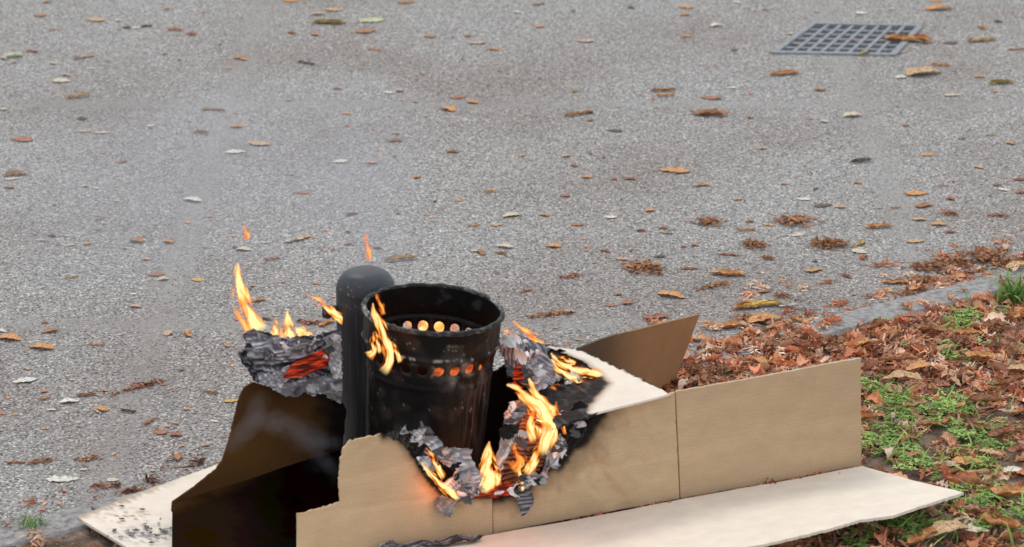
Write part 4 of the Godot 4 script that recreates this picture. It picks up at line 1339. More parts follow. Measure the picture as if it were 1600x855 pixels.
# [x, y, width in pixels, colour, form, optional turn in degrees]
const ROAD := [
	[73, 4, 14, "pinkish", "scrap"], [62, 25, 22, "brown", "flat"], [149, 32, 32, "tan", "flat"], [184, 33, 13, "white", "scrap"], [198, 44, 13, "dark", "scrap"], [213, 44, 16, "white", "flat"], [229, 42, 22, "dark", "curled"],
	[260, 15, 11, "orange", "scrap"], [83, 47, 16, "brown", "flat"], [273, 48, 26, "orange", "curled"], [299, 54, 17, "russet", "scrap"], [20, 89, 34, "green", "arched"], [5, 92, 13, "pale", "scrap"], [50, 82, 24, "russet", "rolled"],
	[129, 91, 36, "pinkish", "rolled", 14], [82, 100, 15, "pale", "scrap"], [142, 107, 13, "white", "flat"], [104, 118, 15, "pinkish", "scrap"], [96, 127, 30, "pale", "flat"], [121, 153, 42, "tan", "rolled", 10], [4, 172, 14, "pale", "scrap"],
	[235, 197, 14, "white", "flat"], [128, 187, 17, "dark", "scrap"], [132, 206, 22, "pinkish", "flat"], [160, 208, 28, "pale", "flat"], [314, 208, 26, "brown", "curled"], [370, 199, 20, "orange", "scrap"], [341, 174, 26, "brown", "rolled"],
	[322, 172, 16, "olive", "scrap"], [34, 219, 38, "russet", "flat"], [403, 226, 38, "tan", "flat"], [368, 238, 32, "white", "flat"], [376, 93, 26, "orange", "curled", -15], [478, 100, 32, "dark", "rolled", -12], [190, 254, 20, "brown", "curled", 15],
	[24, 274, 40, "tan", "curled"], [20, 280, 26, "pale", "flat", 10], [456, 1, 30, "orange", "flat"], [497, 23, 24, "pinkish", "arched"], [514, 37, 52, "olive", "curled", -4], [500, 36, 26, "yellow", "arched"], [522, 16, 30, "tan", "flat"],
	[580, 33, 44, "green", "flat", 6], [455, 52, 17, "brown", "scrap"], [491, 55, 16, "orange", "scrap"], [527, 140, 16, "russet", "curled"], [451, 158, 10, "orange", "scrap"], [635, 4, 28, "brown", "flat"], [572, 50, 34, "brown", "flat", 8],
	[585, 79, 22, "orange", "rolled"], [672, 58, 22, "brown", "flat"], [731, 57, 12, "brown", "scrap"], [745, 68, 28, "pinkish", "flat"], [771, 78, 22, "orange", "arched"], [808, 20, 13, "white", "scrap"], [842, 8, 22, "brown", "rolled", 12],
	[843, 43, 18, "orange", "arched"], [896, 18, 9, "dark", "scrap"], [914, 65, 28, "pinkish", "flat"], [986, 13, 12, "dark", "scrap"], [608, 145, 19, "white", "flat"], [624, 143, 13, "pinkish", "scrap"], [649, 160, 10, "pinkish", "scrap"],
	[540, 178, 19, "orange", "flat"], [700, 172, 30, "orange", "arched", -18], [738, 161, 20, "orange", "arched"], [715, 153, 24, "russet", "flat"], [898, 144, 12, "olive", "scrap"], [905, 180, 52, "brown", "rolled", 12], [923, 176, 16, "pale", "scrap"],
	[923, 189, 13, "russet", "scrap"], [1036, 143, 40, "brown", "rolled"], [1041, 151, 30, "orange", "rolled", 4], [960, 205, 26, "dark", "flat"], [617, 221, 26, "brown", "curled"], [531, 253, 24, "white", "flat"], [579, 255, 20, "pinkish", "scrap"],
	[651, 278, 15, "orange", "scrap"], [706, 238, 22, "brown", "curled"], [816, 244, 14, "orange", "arched"], [884, 245, 19, "pinkish", "arched"], [897, 260, 14, "brown", "scrap"], [918, 278, 18, "orange", "arched"], [985, 281, 22, "russet", "curled"],
	[960, 281, 12, "russet", "scrap"], [1054, 268, 50, "orange", "flat", -5], [1073, 12, 24, "orange", "flat"], [1070, 24, 15, "orange", "scrap"], [1150, 4, 20, "white", "flat"], [1195, 16, 13, "orange", "curled"], [1120, 41, 23, "white", "arched"],
	[1072, 58, 18, "orange", "arched"], [1147, 79, 11, "dark", "scrap"], [1276, 19, 10, "pale", "scrap"], [1346, 21, 20, "white", "flat"], [1395, 15, 10, "white", "scrap"], [1462, 2, 22, "orange", "flat"], [1468, 15, 46, "orange", "arched", 6],
	[1534, 44, 22, "orange", "curled", 50], [1560, 35, 15, "dark", "scrap"], [1235, 54, 10, "pale", "scrap"], [1418, 65, 76, "orange", "curled", -3], [1345, 65, 22, "russet", "flat"], [1350, 86, 28, "olive", "arched", 14], [1535, 65, 50, "tan", "rolled", 8],
	[1485, 68, 22, "dark", "flat"], [1588, 79, 28, "brown", "rolled"], [1226, 117, 50, "orange", "curled"], [1469, 103, 30, "orange", "rolled", -4], [1442, 116, 62, "tan", "arched", 8], [1408, 122, 20, "white", "scrap"], [1531, 121, 20, "orange", "arched"],
	[1565, 131, 46, "olive", "curled", 8], [1556, 144, 10, "orange", "scrap"], [1144, 138, 19, "white", "flat"], [1110, 154, 30, "russet", "flat"], [1122, 156, 12, "dark", "scrap"], [1282, 142, 18, "brown", "scrap"], [1489, 149, 30, "pale", "flat", 5],
	[1108, 180, 58, "brown", "curled", -4], [1173, 185, 12, "brown", "scrap"], [1332, 182, 32, "pale", "arched", 5], [1288, 191, 15, "pale", "scrap"], [1415, 197, 14, "brown", "arched"], [1503, 217, 14, "brown", "arched"], [1548, 212, 20, "green", "rolled"],
	[1578, 225, 16, "tan", "scrap"], [1191, 233, 15, "pinkish", "scrap"], [1449, 243, 22, "orange", "flat"], [1345, 254, 40, "dark", "rolled"], [1530, 262, 16, "pinkish", "scrap"], [1593, 282, 22, "russet", "curled"], [1095, 291, 30, "tan", "curled"],
	[1226, 288, 14, "pinkish", "scrap"], [1340, 287, 14, "orange", "scrap"], [1256, 312, 24, "white", "flat"], [1152, 312, 16, "pinkish", "scrap"], [1275, 297, 16, "dark", "rolled", 20], [1286, 322, 32, "dark", "flat"], [1313, 325, 20, "tan", "arched"],
	[1432, 303, 36, "orange", "flat"], [1475, 292, 18, "orange", "rolled"], [1569, 297, 22, "white", "flat", -12], [1558, 290, 16, "dark", "flat"], [1443, 323, 30, "brown", "curled"], [1400, 326, 20, "brown", "rolled"], [1485, 312, 15, "russet", "scrap"],
	[1595, 302, 16, "russet", "scrap"], [1107, 348, 56, "brown", "heap"], [1240, 347, 74, "brown", "heap"], [1203, 352, 20, "tan", "flat"], [1167, 361, 30, "orange", "rolled", 5], [1247, 368, 24, "pale", "flat", 12], [1172, 347, 12, "russet", "scrap"],
	[1372, 356, 42, "orange", "rolled", 5], [1468, 352, 26, "orange", "arched"], [1437, 344, 24, "tan", "arched"], [1485, 335, 32, "russet", "heap"], [1560, 338, 40, "brown", "strip"], [1484, 364, 20, "russet", "curled"], [1180, 384, 54, "brown", "heap"],
	[1138, 399, 42, "russet", "strip"], [1200, 404, 28, "brown", "heap"], [1086, 384, 14, "brown", "scrap"], [1296, 384, 76, "brown", "heap"], [1345, 382, 26, "yellow", "curled", 20], [1343, 394, 28, "pale", "flat", 60], [1431, 378, 30, "tan", "flat"],
	[1272, 424, 32, "tan", "curled", 10], [1323, 433, 24, "russet", "curled", -20], [1077, 421, 36, "brown", "strip"], [1137, 430, 56, "orange", "curled", -5], [1118, 447, 72, "brown", "strip", 14], [1193, 457, 20, "brown", "arched"], [1187, 454, 30, "white", "rolled", -16],
	[1223, 463, 34, "brown", "heap"], [1065, 466, 12, "orange", "arched"], [1182, 480, 82, "yellow", "rolled", 6], [1165, 483, 40, "orange", "curled", 4], [1230, 480, 28, "white", "curled"], [1387, 455, 20, "tan", "arched", -20], [1432, 452, 26, "orange", "arched", 10],
	[550, 336, 24, "brown", "curled", 14], [765, 301, 22, "orange", "rolled"], [717, 314, 18, "orange", "flat"], [799, 338, 32, "pale", "arched"], [850, 337, 18, "tan", "scrap"], [740, 354, 23, "orange", "rolled", 12], [776, 352, 22, "tan", "flat", 8], [883, 307, 15, "russet", "scrap"],
	[1016, 330, 19, "orange", "arched"], [953, 340, 21, "white", "flat"], [902, 352, 22, "russet", "flat"], [1001, 361, 18, "russet", "curled"], [1042, 365, 24, "pale", "curled"], [1036, 357, 16, "russet", "scrap"], [789, 387, 28, "pale", "arched"], [865, 386, 25, "orange", "arched"],
	[752, 396, 26, "brown", "curled", -30], [783, 397, 22, "brown", "curled", -15], [741, 393, 14, "pale", "scrap"], [591, 389, 15, "dark", "arched"], [627, 407, 52, "tan", "rolled", 8], [544, 382, 15, "pinkish", "scrap"], [945, 393, 20, "russet", "curled", -15], [972, 406, 20, "pinkish", "scrap"],
	[1008, 422, 78, "brown", "heap"], [1030, 402, 18, "dark", "scrap"], [890, 433, 50, "russet", "strip", 8], [822, 456, 30, "russet", "strip", 15], [965, 461, 14, "brown", "scrap"], [953, 478, 20, "russet", "flat"], [981, 475, 22, "russet", "arched"], [1048, 463, 48, "orange", "arched", -12],
	[872, 491, 64, "brown", "strip", 4], [890, 488, 20, "tan", "arched"], [840, 495, 40, "brown", "strip"], [14, 294, 18, "brown", "scrap"], [133, 292, 13, "pale", "scrap"], [151, 295, 11, "white", "scrap"], [155, 344, 20, "pinkish", "rolled", 18], [152, 360, 22, "tan", "strip"],
	[66, 377, 24, "white", "rolled"], [81, 370, 13, "dark", "scrap"], [110, 384, 13, "pale", "scrap"], [137, 382, 17, "orange", "arched"], [101, 370, 10, "pinkish", "scrap"], [214, 378, 25, "brown", "arched"], [264, 379, 18, "orange", "scrap"], [228, 406, 15, "pinkish", "arched"],
	[245, 430, 26, "russet", "flat"], [254, 438, 20, "pale", "arched"], [309, 438, 20, "yellow", "flat"], [112, 435, 24, "tan", "rolled"], [207, 460, 13, "white", "flat"], [212, 480, 20, "pinkish", "arched"], [300, 314, 34, "white", "arched"], [380, 391, 25, "pale", "arched"],
	[413, 380, 9, "white", "scrap"], [425, 406, 28, "pinkish", "rolled", 8], [460, 377, 34, "pale", "curled", 12], [478, 372, 22, "orange", "arched", 10], [473, 302, 24, "russet", "flat"], [403, 471, 26, "orange", "curled", 8], [262, 522, 23, "pinkish", "arched", 35], [293, 523, 28, "orange", "curled", -28],
	[78, 519, 28, "brown", "arched", 12], [64, 545, 42, "orange", "arched", -6], [15, 530, 40, "orange", "arched", -8], [2, 519, 18, "white", "arched"], [150, 540, 30, "pinkish", "rolled"], [70, 505, 10, "russet", "scrap"], [355, 542, 11, "orange", "scrap"], [482, 505, 54, "russet", "strip"],
	[510, 507, 34, "orange", "curled", 20], [416, 500, 20, "dark", "curled", -15], [38, 596, 40, "white", "flat"], [42, 577, 14, "pinkish", "scrap"], [69, 625, 24, "orange", "rolled", 18], [108, 629, 31, "white", "arched"], [135, 619, 30, "brown", "rolled", 10], [153, 619, 18, "pale", "rolled", 55],
	[156, 642, 29, "orange", "arched", -8], [80, 642, 15, "white", "scrap"], [152, 645, 20, "white", "rolled", -22], [200, 645, 28, "dark", "rolled"], [226, 604, 86, "russet", "strip", 14], [180, 616, 26, "tan", "rolled", 25], [363, 627, 28, "yellow", "flat"], [335, 659, 17, "white", "flat"], [97, 750, 54, "white", "flat", 2], [176, 751, 20, "pale", "flat"],
	[320, 697, 15, "pinkish", "scrap"], [250, 677, 24, "russet", "flat"], [275, 681, 22, "russet", "scrap"], [62, 722, 54, "brown", "strip", 8], [135, 718, 56, "brown", "strip", 5], [25, 724, 40, "russet", "strip"], [200, 767, 36, "russet", "strip", 12], [232, 661, 40, "brown", "strip", 28], [130, 735, 12, "pale", "scrap"], [330, 614, 34, "russet", "strip"],
	[1140, 512, 60, "orange", "curled", 3], [1195, 503, 62, "orange", "arched", 8], [1170, 500, 50, "brown", "heap"], [1208, 512, 30, "pale", "curled", 20], [1092, 532, 34, "orange", "arched"], [1112, 547, 36, "orange", "arched", 25], [1118, 540, 22, "pale", "scrap"], [1252, 505, 54, "orange", "rolled", -20], [1198, 531, 40, "brown", "curled"], [1026, 498, 44, "russet", "curled", 6], [1078, 552, 18, "russet", "scrap"],
	[1440, 440, 60, "brown", "heap"], [1400, 443, 44, "orange", "curled", 4], [1490, 412, 80, "brown", "heap"], [1450, 420, 70, "brown", "heap"], [1540, 405, 84, "brown", "heap"], [1580, 415, 70, "brown", "heap"], [1520, 425, 60, "russet", "strip", 10], [1565, 392, 30, "brown", "heap"], [1590, 430, 44, "tan", "arched"], [1500, 436, 36, "orange", "arched"],
]

# larger leaves lying on the litter of the verge
const VERGE := [
	[1187, 578, 36, "orange", "arched", 50], [1215, 577, 34, "orange", "flat"], [1160, 590, 30, "brown", "curled"], [1370, 520, 50, "brown", "curled", 20], [1420, 512, 46, "russet", "arched"], [1455, 528, 52, "brown", "curled", -10], [1512, 532, 46, "orange", "curled"], [1560, 520, 54, "brown", "heap"], [1585, 560, 60, "brown", "curled", 30],
	[1470, 560, 60, "tan", "rolled", 12], [1530, 570, 56, "orange", "curled", -8], [1400, 575, 60, "brown", "rolled", 4], [1440, 588, 56, "orange", "arched", 8], [1410, 607, 66, "tan", "arched", -4], [1380, 590, 40, "russet", "curled"], [1500, 600, 44, "tan", "curled"], [1575, 610, 60, "brown", "curled", 12], [1360, 662, 44, "orange", "curled", 10],
	[1395, 668, 40, "pale", "rolled", -40], [1430, 645, 44, "tan", "curled", 10], [1540, 640, 60, "brown", "rolled"], [1415, 702, 46, "brown", "rolled", 22], [1480, 718, 38, "pinkish", "rolled", 30], [1505, 715, 26, "tan", "curled", 60], [1478, 735, 44, "pinkish", "flat"], [1512, 732, 50, "orange", "flat", -4], [1570, 655, 24, "pale", "curled", 60], [1598, 655, 40, "orange", "curled", 80],
	[1565, 690, 54, "russet", "curled", 12], [1548, 722, 40, "tan", "flat", -12], [1580, 745, 36, "white", "flat", 10], [1520, 755, 60, "tan", "rolled", 4], [1545, 775, 34, "brown", "curled"], [1575, 783, 66, "orange", "curled", -5], [1540, 815, 50, "brown", "curled", -12], [1560, 835, 70, "orange", "curled", -10], [1480, 845, 80, "tan", "arched", 10], [1520, 842, 50, "pale", "flat"],
	[1440, 855, 70, "orange", "curled", 18], [1400, 845, 44, "brown", "heap"], [1290, 850, 34, "brown", "rolled", -30], [1345, 838, 30, "brown", "heap"], [1270, 842, 40, "dark", "rolled", -14], [1500, 660, 36, "brown", "heap"], [1455, 675, 34, "brown", "curled"], [1530, 680, 50, "russet", "curled", -6], [1590, 715, 40, "russet", "curled"], [1430, 725, 34, "brown", "arched"], [1300, 545, 60, "brown", "heap"], [1260, 555, 50, "russet", "curled"],
	[1230, 548, 44, "brown", "heap"], [1340, 548, 54, "orange", "curled", 10], [1500, 545, 54, "russet", "heap"], [1120, 585, 40, "brown", "heap"], [1085, 592, 36, "brown", "heap"], [1590, 500, 50, "orange", "curled", 30], [1590, 590, 40, "tan", "arched"], [1470, 615, 30, "russet", "scrap"],
]

func where(px: Vector2, verge: bool) -> String:
	if verge:
		if px.y > 800: return "in grass before the near flap"
		if px.x > 1350 and px.y > 690: return "on weeds beside the near flap"
		if px.x > 1350 and px.y > 610: return "on litter beside the end flap"
		if px.x > 1350: return "on litter beyond the end flap"
		return "on litter behind the end flap"
	if px.y < 120:
		if px.x < 300: return "in the picture's upper left corner"
		if px.x < 640: return "around the pale green leaf"
		if px.x < 1000: return "on the far upper middle asphalt"
		if px.x < 1215: return "left of the drain grate"
		if px.x < 1455: return "by the drain grate"
		return "right of the drain grate"
	if px.y < 330:
		if px.x < 260: return "by the left picture edge"
		if px.x < 560: return "above the tall left flame"
		if px.x < 840: return "straight above the bucket"
		if px.x < 1110: return "above the rear flap"
		if px.x < 1380: return "below the drain grate"
		return "by the right picture edge"
	if px.y < 480 or px.x > 560:
		if px.x < 350: return "left of the tall flame"
		if px.x < 560: return "beside the tall left flame"
		if px.x < 830: return "just beyond the bucket"
		if px.x < 1100: return "between bucket and rear flap"
		if px.x < 1330: return "beyond the kerb's middle"
		return "beside the kerb at right"
	if px.x > 350: return "behind the left ash bundle"
	if px.y < 600: return "left of the ash bundle"
	return "beyond the left ground flap"

func put_leaf(d: Array, verge: bool) -> void:
	var p := ground(d[0], d[1], 0.012 if verge else 0.0)
	var s := side(p)
	if verge: p.y = verge_height(p) + 0.014
	elif s > -0.004: p.y = 0.018
	else: p.y = 0.001
	var form: String = d[4]
	var list: Array = leaf_meshes[form]
	var n := int(d[0] * 7 + d[1] * 13) % list.size()
	var o := MeshInstance3D.new()
	var is_heap: bool = form == "heap" or form == "strip"
	o.mesh = list[n]
	o.material_override = leaf_material(d[3])
	o.name = numbered("leaf_clump" if is_heap else "leaf")
	add_child(o)
	o.position = p
	var l := metres(d[2], p)
	if is_heap: l *= 0.95
	var yaw: float = deg_to_rad(d[5] * 2.4) if d.size() > 5 else rng.randf_range(-0.45, 0.45)
	if rng.randf() < 0.5: yaw += PI
	o.rotation = Vector3(rng.randf_range(-0.08, 0.08), yaw, rng.randf_range(-0.05, 0.05)) if verge else Vector3(0, yaw, 0)
	var fat := rng.randf_range(0.8, 1.25)
	var low: float = {"flat": 0.38, "curled": 0.42, "rolled": 0.6, "arched": 0.34, "scrap": 0.4, "heap": 0.8, "strip": 0.7}[form]
	if verge: low *= 1.5
	o.scale = Vector3(l, l * rng.randf_range(0.8, 1.1) * low, l * fat)
	var size: String = "tiny" if d[2] < 14 else "small" if d[2] < 24 else "medium" if d[2] < 40 else "large" if d[2] < 64 else "very large"
	var colour: String = {"pale": "cream", "white": "whitish", "pinkish": "pinkish brown", "orange": "orange brown", "tan": "tan", "brown": "rust brown", "russet": "reddish brown", "dark": "dark", "yellow": "yellow", "green": "pale green", "olive": "olive"}[d[3]]
	var what: String = {"flat": "flat dry leaf", "curled": "curled dry leaf", "rolled": "rolled-up leaf", "arched": "arched dry leaf", "scrap": "leaf scrap", "heap": "leaf shred clump", "strip": "leaf shred strip"}[form]
	pending_leaves.append([o, "%s %s %s %s" % [size, colour, what, where(Vector2(d[0], d[1]), verge)], d[0], "clump" if is_heap else "leaf", ("clumps of shredded leaves" if is_heap else "fallen leaves on the road") if not verge else ("clumps of shredded leaves" if is_heap else "fallen leaves on the verge")])

func build_leaves() -> void:
	for d in ROAD: put_leaf(d, false)
	for d in VERGE: put_leaf(d, true)
	var by_label := {}
	for e in pending_leaves:
		by_label.get_or_add(e[1], []).append(e)
	for label in by_label:
		var l: Array = by_label[label]
		l.sort_custom(func(a, b): return a[2] < b[2])
		for i in l.size():
			var text: String = label
			if l.size() > 1:
				text = (["left", "right"] if l.size() == 2 else ["leftmost", "second from left", "third from left", "fourth from left", "fifth from left", "sixth from left"])[i] + " " + label
			tag(l[i][0], text, l[i][3], l[i][4])

# ------------------------------------------------------------------ litter nobody could count
func scatter(called: String, mesh: Mesh, m: Material, places: Array, label: String) -> void:
	var mm := MultiMesh.new()
	mm.transform_format = MultiMesh.TRANSFORM_3D
	mm.use_colors = true
	mm.mesh = mesh
	mm.instance_count = places.size()
	for i in places.size():
		mm.set_instance_transform(i, places[i][0])
		mm.set_instance_color(i, places[i][1])
	var o := MultiMeshInstance3D.new()
	o.name = numbered(called)
	o.multimesh = mm
	o.material_override = m
	add_child(o)
	tag(o, label, "", "", "stuff")

func in_box(p: Vector3) -> bool:
	var l := front.affine_inverse() * p
	return l.x > -0.02 and l.x < 0.74 and l.z < 0.0 and l.z > -0.30

func green_at(px: Vector2) -> float:
	var g := 0.0
	for e in [[1372, 625, 24, 13], [1478, 655, 50, 18], [1385, 700, 44, 24], [1440, 745, 66, 18], [1545, 700, 40, 16], [1520, 745, 36, 12], [1500, 515, 22, 12], [1470, 790, 90, 20], [1560, 800, 40, 16], [1380, 835, 110, 18], [1492, 570, 20, 10], [1590, 830, 40, 20], [1240, 850, 40, 10], [1400, 640, 30, 14]]:
		g = maxf(g, exp(-pow((px.x - e[0]) / e[2], 2.0) - pow((px.y - e[1]) / e[3], 2.0)))
	return g

func build_litter() -> void:
	var m := mat("dry litter", Color.WHITE, 0.8, true)
	m.backlight_enabled = true
	m.backlight = Color(0.5, 0.36, 0.26)
	var browns := [Color(0.70, 0.345, 0.19), Color(0.62, 0.25, 0.13), Color(0.78, 0.44, 0.25), Color(0.32, 0.145, 0.085), Color(0.68, 0.29, 0.165), Color(0.84, 0.64, 0.49), Color(0.58, 0.345, 0.23)]
	var sets := []
	for k in 8: sets.append([])
	var shapes := [leaf_meshes.curled[0], leaf_meshes.arched[1], leaf_meshes.scrap[2], shred_heap(14, 1.0, 0.22, 91, 0.8), shred_heap(8, 0.9, 0.05, 92, 0.5), leaf_meshes.curled[2], leaf_meshes.rolled[1], leaf_meshes.flat[3]]
	var n := 0
	while n < 62000:
		n += 1
		var p := K0 + KD * rng.randf_range(-2.4, 3.4) + KN * rng.randf_range(-0.3, 1.9)
		var s := side(p)
		var px := pixel(p)
		if px.x < -250 or px.x > 1850 or px.y > 1000 or px.y < 330: continue
		if in_box(p): continue
		var right := smoothstep(930, 1120, px.x)
		var dens := 0.0
		if s > KW + 0.012 + 0.03 * noise.get_noise_1d(p.x * 500.0):
			dens = lerpf(0.62, 1.0, right)
			if px.x > 1340 and px.y > 640: dens = 0.42
			dens *= 1.0 - 0.75 * green_at(px)
		elif s > 0.0: dens = lerpf(0.55, 0.07, smoothstep(1270, 1320, px.x)) if px.x > 900 else 0.05
		else: dens = 0.17 * exp(s / 0.06) + 0.03 * exp(s / 0.25) + 0.55 * exp(s / 0.10) * smoothstep(1330, 1420, px.x) + 0.35 * exp(s / 0.08) * smoothstep(90.0, 40.0, absf(px.x - 1180.0))
		dens *= 0.55 + 0.8 * clampf(0.5 + noise.get_noise_2d(p.x * 1400.0, p.z * 1400.0) * 1.5, 0, 1)
		if rng.randf() > dens: continue
		var k := 4
		var roll := rng.randf()
		if s > 0.0 and px.x > 800: k = 0 if roll < 0.05 else 1 if roll < 0.09 else 2 if roll < 0.19 else 5 if roll < 0.23 else 6 if roll < 0.28 else 7 if roll < 0.31 else 3 if roll < 0.82 else 4
		elif px.x > 1000: k = 0 if roll < 0.02 else 5 if roll < 0.03 else 2 if roll < 0.10 else 3 if roll < 0.55 else 4
		else: k = 2 if roll < 0.03 else 3 if roll < 0.22 else 4
		var size: float = [0.044, 0.040, 0.027, 0.038, 0.030, 0.050, 0.042, 0.036][k] * rng.randf_range(0.55, 1.25)
		var y := 0.001 if s < 0 else 0.018 if s < KW else verge_height(p)
		if s > KW: y += 0.012 * rng.randf() * right * (0.5 + noise.get_noise_2d(p.x * 700.0, p.z * 700.0))
		var b := Basis.from_euler(Vector3(rng.randf_range(-0.5, 0.5) if s > KW and k != 4 else 0.0, rng.randf() * TAU, rng.randf_range(-0.4, 0.4) if s > KW and k != 4 else 0.0)).scaled(Vector3.ONE * size)
		var c: Color = browns[rng.randi() % browns.size()]
		c = shade(c, rng.randf_range(0.75, 1.4))
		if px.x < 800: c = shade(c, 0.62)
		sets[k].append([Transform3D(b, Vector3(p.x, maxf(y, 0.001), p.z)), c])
	var labels := ["curled brown leaves of the verge litter", "arched brown leaves of the verge litter", "leaf scraps of the verge litter", "rust brown shredded leaf litter along the kerb and verge", "fine leaf crumbs along the kerb and verge", "tightly curled leaves of the verge litter", "rolled leaves of the verge litter", "flat leaves of the verge litter"]
	for k in 8: scatter("leaf_litter", shapes[k], m, sets[k], labels[k])
	# crumbs over the whole road
	var bits := []
	for i in 850:
		var px := Vector2(rng.randf_range(-200, 1800), rng.randf_range(-40, 860))
		var p := ground(px.x, px.y)
		if side(p) > -0.02 or in_box(p): continue
		if noise.get_noise_2d(p.x * 160.0, p.z * 160.0) < -0.05 and px.y < 600: continue
		var c: Color = browns[rng.randi() % browns.size()]
		if rng.randf() < 0.25: c = Color(0.5, 0.42, 0.34)
		if rng.randf() < 0.08: c = Color(0.10, 0.085, 0.075)
		bits.append([Transform3D(Basis(Vector3.UP, rng.randf() * TAU).scaled(Vector3(1, 0.5, 1) * rng.randf_range(0.005, 0.015)), p + Vector3(0, 0.0012, 0)), shade(c, 1.15)])
	scatter("leaf_litter", leaf_meshes.scrap[0], m, bits, "tiny leaf bits strewn over the asphalt")
	# pale stone chips of the worn asphalt
	var chip := begin()
	chip.set_smooth_group(-1)
	box_into(chip, Transform3D.IDENTITY, Vector3(1, 0.5, 0.8), 0.22)
	var chips := []
	for i in 14000:
		var px := Vector2(rng.randf_range(-150, 1750), rng.randf_range(-30, 860))
		var p := ground(px.x, px.y)
		if side(p) > -0.005: continue
		var v := rng.randf_range(0.08, 0.52)
		chips.append([Transform3D(Basis.from_euler(Vector3(rng.randf_range(-0.3, 0.3), rng.randf() * TAU, 0)).scaled(Vector3.ONE * rng.randf_range(0.002, 0.0046)), p + Vector3(0, 0.0004, 0)), Color(v, v * 0.98, v * 0.96)])
	scatter("grit", done(chip), mat("stone grit", Color.WHITE, 0.9, true), chips, "loose stone grit on the worn asphalt")

# ------------------------------------------------------------------ green plants
func blade_mesh(bend: float, sd: int) -> ArrayMesh:
	var st := begin()
	st.set_smooth_group(1)
	var prev := []
	for i in 6:
		var t := i / 5.0
		var w := 0.045 * (1.0 - t * t) + 0.002
		var c := Vector3(bend * t * t, t * (1.0 - 0.25 * bend * t), 0.03 * sin(t * 3.0 + sd))
		var q := [c + Vector3(0, 0, -w), c + Vector3(0, 0.012, 0), c + Vector3(0, 0, w)]
		if prev.size():
			st.set_color(Color.WHITE.darkened(0.25 * (1.0 - t)))
			for k in 2:
				for e in [prev[k], prev[k + 1], q[k + 1], prev[k], q[k + 1], q[k]]: st.add_vertex(e)
		prev = q
	return done(st)

# a low weed: a rosette of small toothed leaflets on short stalks
func weed_mesh(sd: int) -> ArrayMesh:
	var r := RandomNumberGenerator.new()
	r.seed = sd
	var st := begin()
	st.set_smooth_group(-1)
	for k in 11:
		var a := r.randf() * TAU
		var out := Vector3(cos(a), 0, sin(a))
		var h := r.randf_range(0.35, 0.9)
		var tip := out * r.randf_range(0.15, 0.7) + Vector3(0, h, 0)
		tube_into(st, PackedVector3Array([out * 0.03, tip * Vector3(0.4, 0.7, 0.4), tip]), PackedFloat32Array([0.018, 0.014, 0.01]), 3, Color(0.7, 0.8, 0.6))
		st.set_smooth_group(-1)
		for n in 3:
			var d := out.rotated(Vector3.UP, (n - 1) * 1.5) + Vector3(0, r.randf_range(-0.35, 0.25), 0)
			d = d.normalized()
			var w := d.cross(Vector3.UP).normalized()
			var L := r.randf_range(0.22, 0.4)
			var kk := r.randf_range(0.75, 1.2)
			st.set_color(Color(kk, kk, kk))
			var pts := [tip, tip + d * L * 0.45 + w * L * 0.30, tip + d * L * 0.8 + w * L * 0.22, tip + d * L + Vector3(0, -0.03, 0), tip + d * L * 0.8 - w * L * 0.22, tip + d * L * 0.45 - w * L * 0.30]
			var c := tip + d * L * 0.55 + Vector3(0, -0.04, 0)
			for i in 6:
				st.add_vertex(c); st.add_vertex(pts[i]); st.add_vertex(pts[(i + 1) % 6])
	return done(st)

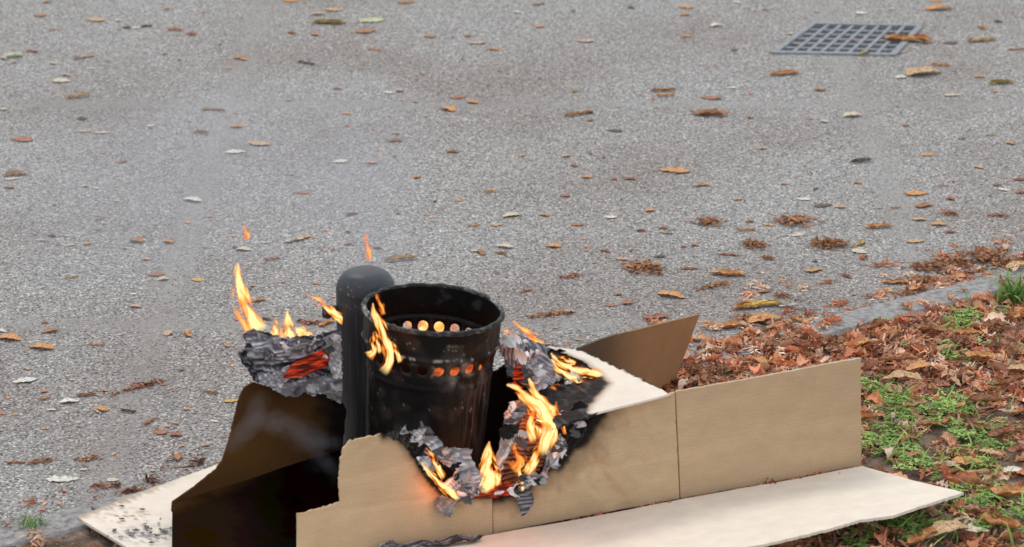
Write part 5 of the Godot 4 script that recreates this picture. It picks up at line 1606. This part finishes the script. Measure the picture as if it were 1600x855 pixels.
func build_plants() -> void:
	var gm := mat("grass blade", Color.WHITE, 0.6, true)
	gm.backlight_enabled = true
	gm.backlight = Color(0.35, 0.45, 0.12)
	var greens := [Color(0.31, 0.50, 0.11), Color(0.42, 0.60, 0.15), Color(0.25, 0.42, 0.10), Color(0.50, 0.62, 0.20)]
	var blades := [[], []]
	var weeds := [[], []]
	var n := 0
	while n < 40000:
		n += 1
		var p := K0 + KD * rng.randf_range(0.0, 3.2) + KN * rng.randf_range(KW, 1.6)
		var px := pixel(p)
		if px.x > 1800 or px.y > 1000 or px.x < 900 or in_box(p): continue
		var g := green_at(px)
		# nothing grows up through the near flap
		if Geometry2D.is_point_in_polygon(px, PackedVector2Array([Vector2(430, 900), Vector2(1340, 560), Vector2(1346, 728), Vector2(1508, 774), Vector2(1400, 812), Vector2(1200, 856), Vector2(1000, 890), Vector2(800, 940)])): continue
		if rng.randf() > g * 0.85 + (0.02 if px.x > 1350 else 0.0): continue
		p.y = verge_height(p)
		var c: Color = greens[rng.randi() % 4]
		if rng.randf() < 0.33:
			var s := rng.randf_range(0.012, 0.026)
			weeds[rng.randi() % 2].append([Transform3D(Basis(Vector3.UP, rng.randf() * TAU).scaled(Vector3(s * 1.2, s, s * 1.2)), p), shade(c, rng.randf_range(0.55, 1.0))])
		else:
			var s := rng.randf_range(0.02, 0.055)
			if rng.randf() < 0.12: c = Color(0.36, 0.30, 0.16)
			blades[rng.randi() % 2].append([Transform3D(Basis.from_euler(Vector3(rng.randf_range(-0.5, 0.5), rng.randf() * TAU, rng.randf_range(-0.6, 0.2))).scaled(Vector3(s, s, s * 0.8)), p), shade(c, rng.randf_range(0.8, 1.3))])
	for k in 2:
		scatter("grass", blade_mesh(0.45 + 0.4 * k, k), gm, blades[k], "short green grass growing through the verge litter")
		scatter("weeds", weed_mesh(k + 5), gm, weeds[k], "low leafy green weeds in the verge litter")
	tuft(1585, 472, 95, 0.075, "green grass tuft on the kerb at the right picture edge")
	tuft(50, 822, 60, 0.028, "small green weed tuft beside the kerb at the lower left")
	tuft(1112, 800, 0, 0.0, "")

func tuft(px: float, py: float, count: int, h: float, label: String) -> void:
	if count == 0: return
	var base := ground(px, py, 0.014)
	var st := begin()
	var kinds := [blade_mesh(0.5, 1), blade_mesh(0.9, 2), blade_mesh(0.25, 3)]
	for i in count:
		var q := Vector3(rng.randfn(0, 0.016), 0, rng.randfn(0, 0.012)) * (1.0 if h > 0.05 else 0.75)
		var s := h * rng.randf_range(0.45, 1.15)
		var b := Basis.from_euler(Vector3(rng.randf_range(-0.25, 0.25), rng.randf() * TAU, rng.randf_range(-0.45, 0.1))).scaled(Vector3(s, s, s * 0.7))
		st.append_from(kinds[i % 3], 0, Transform3D(b, q))
	var m := mat("tuft green", lin(0.22, 0.36, 0.10), 0.6, true)
	m.backlight_enabled = true
	m.backlight = Color(0.35, 0.45, 0.12)
	var o := obj("grass_tuft", st.commit(), m)
	o.position = base
	tag(o, label, "grass tuft", "")
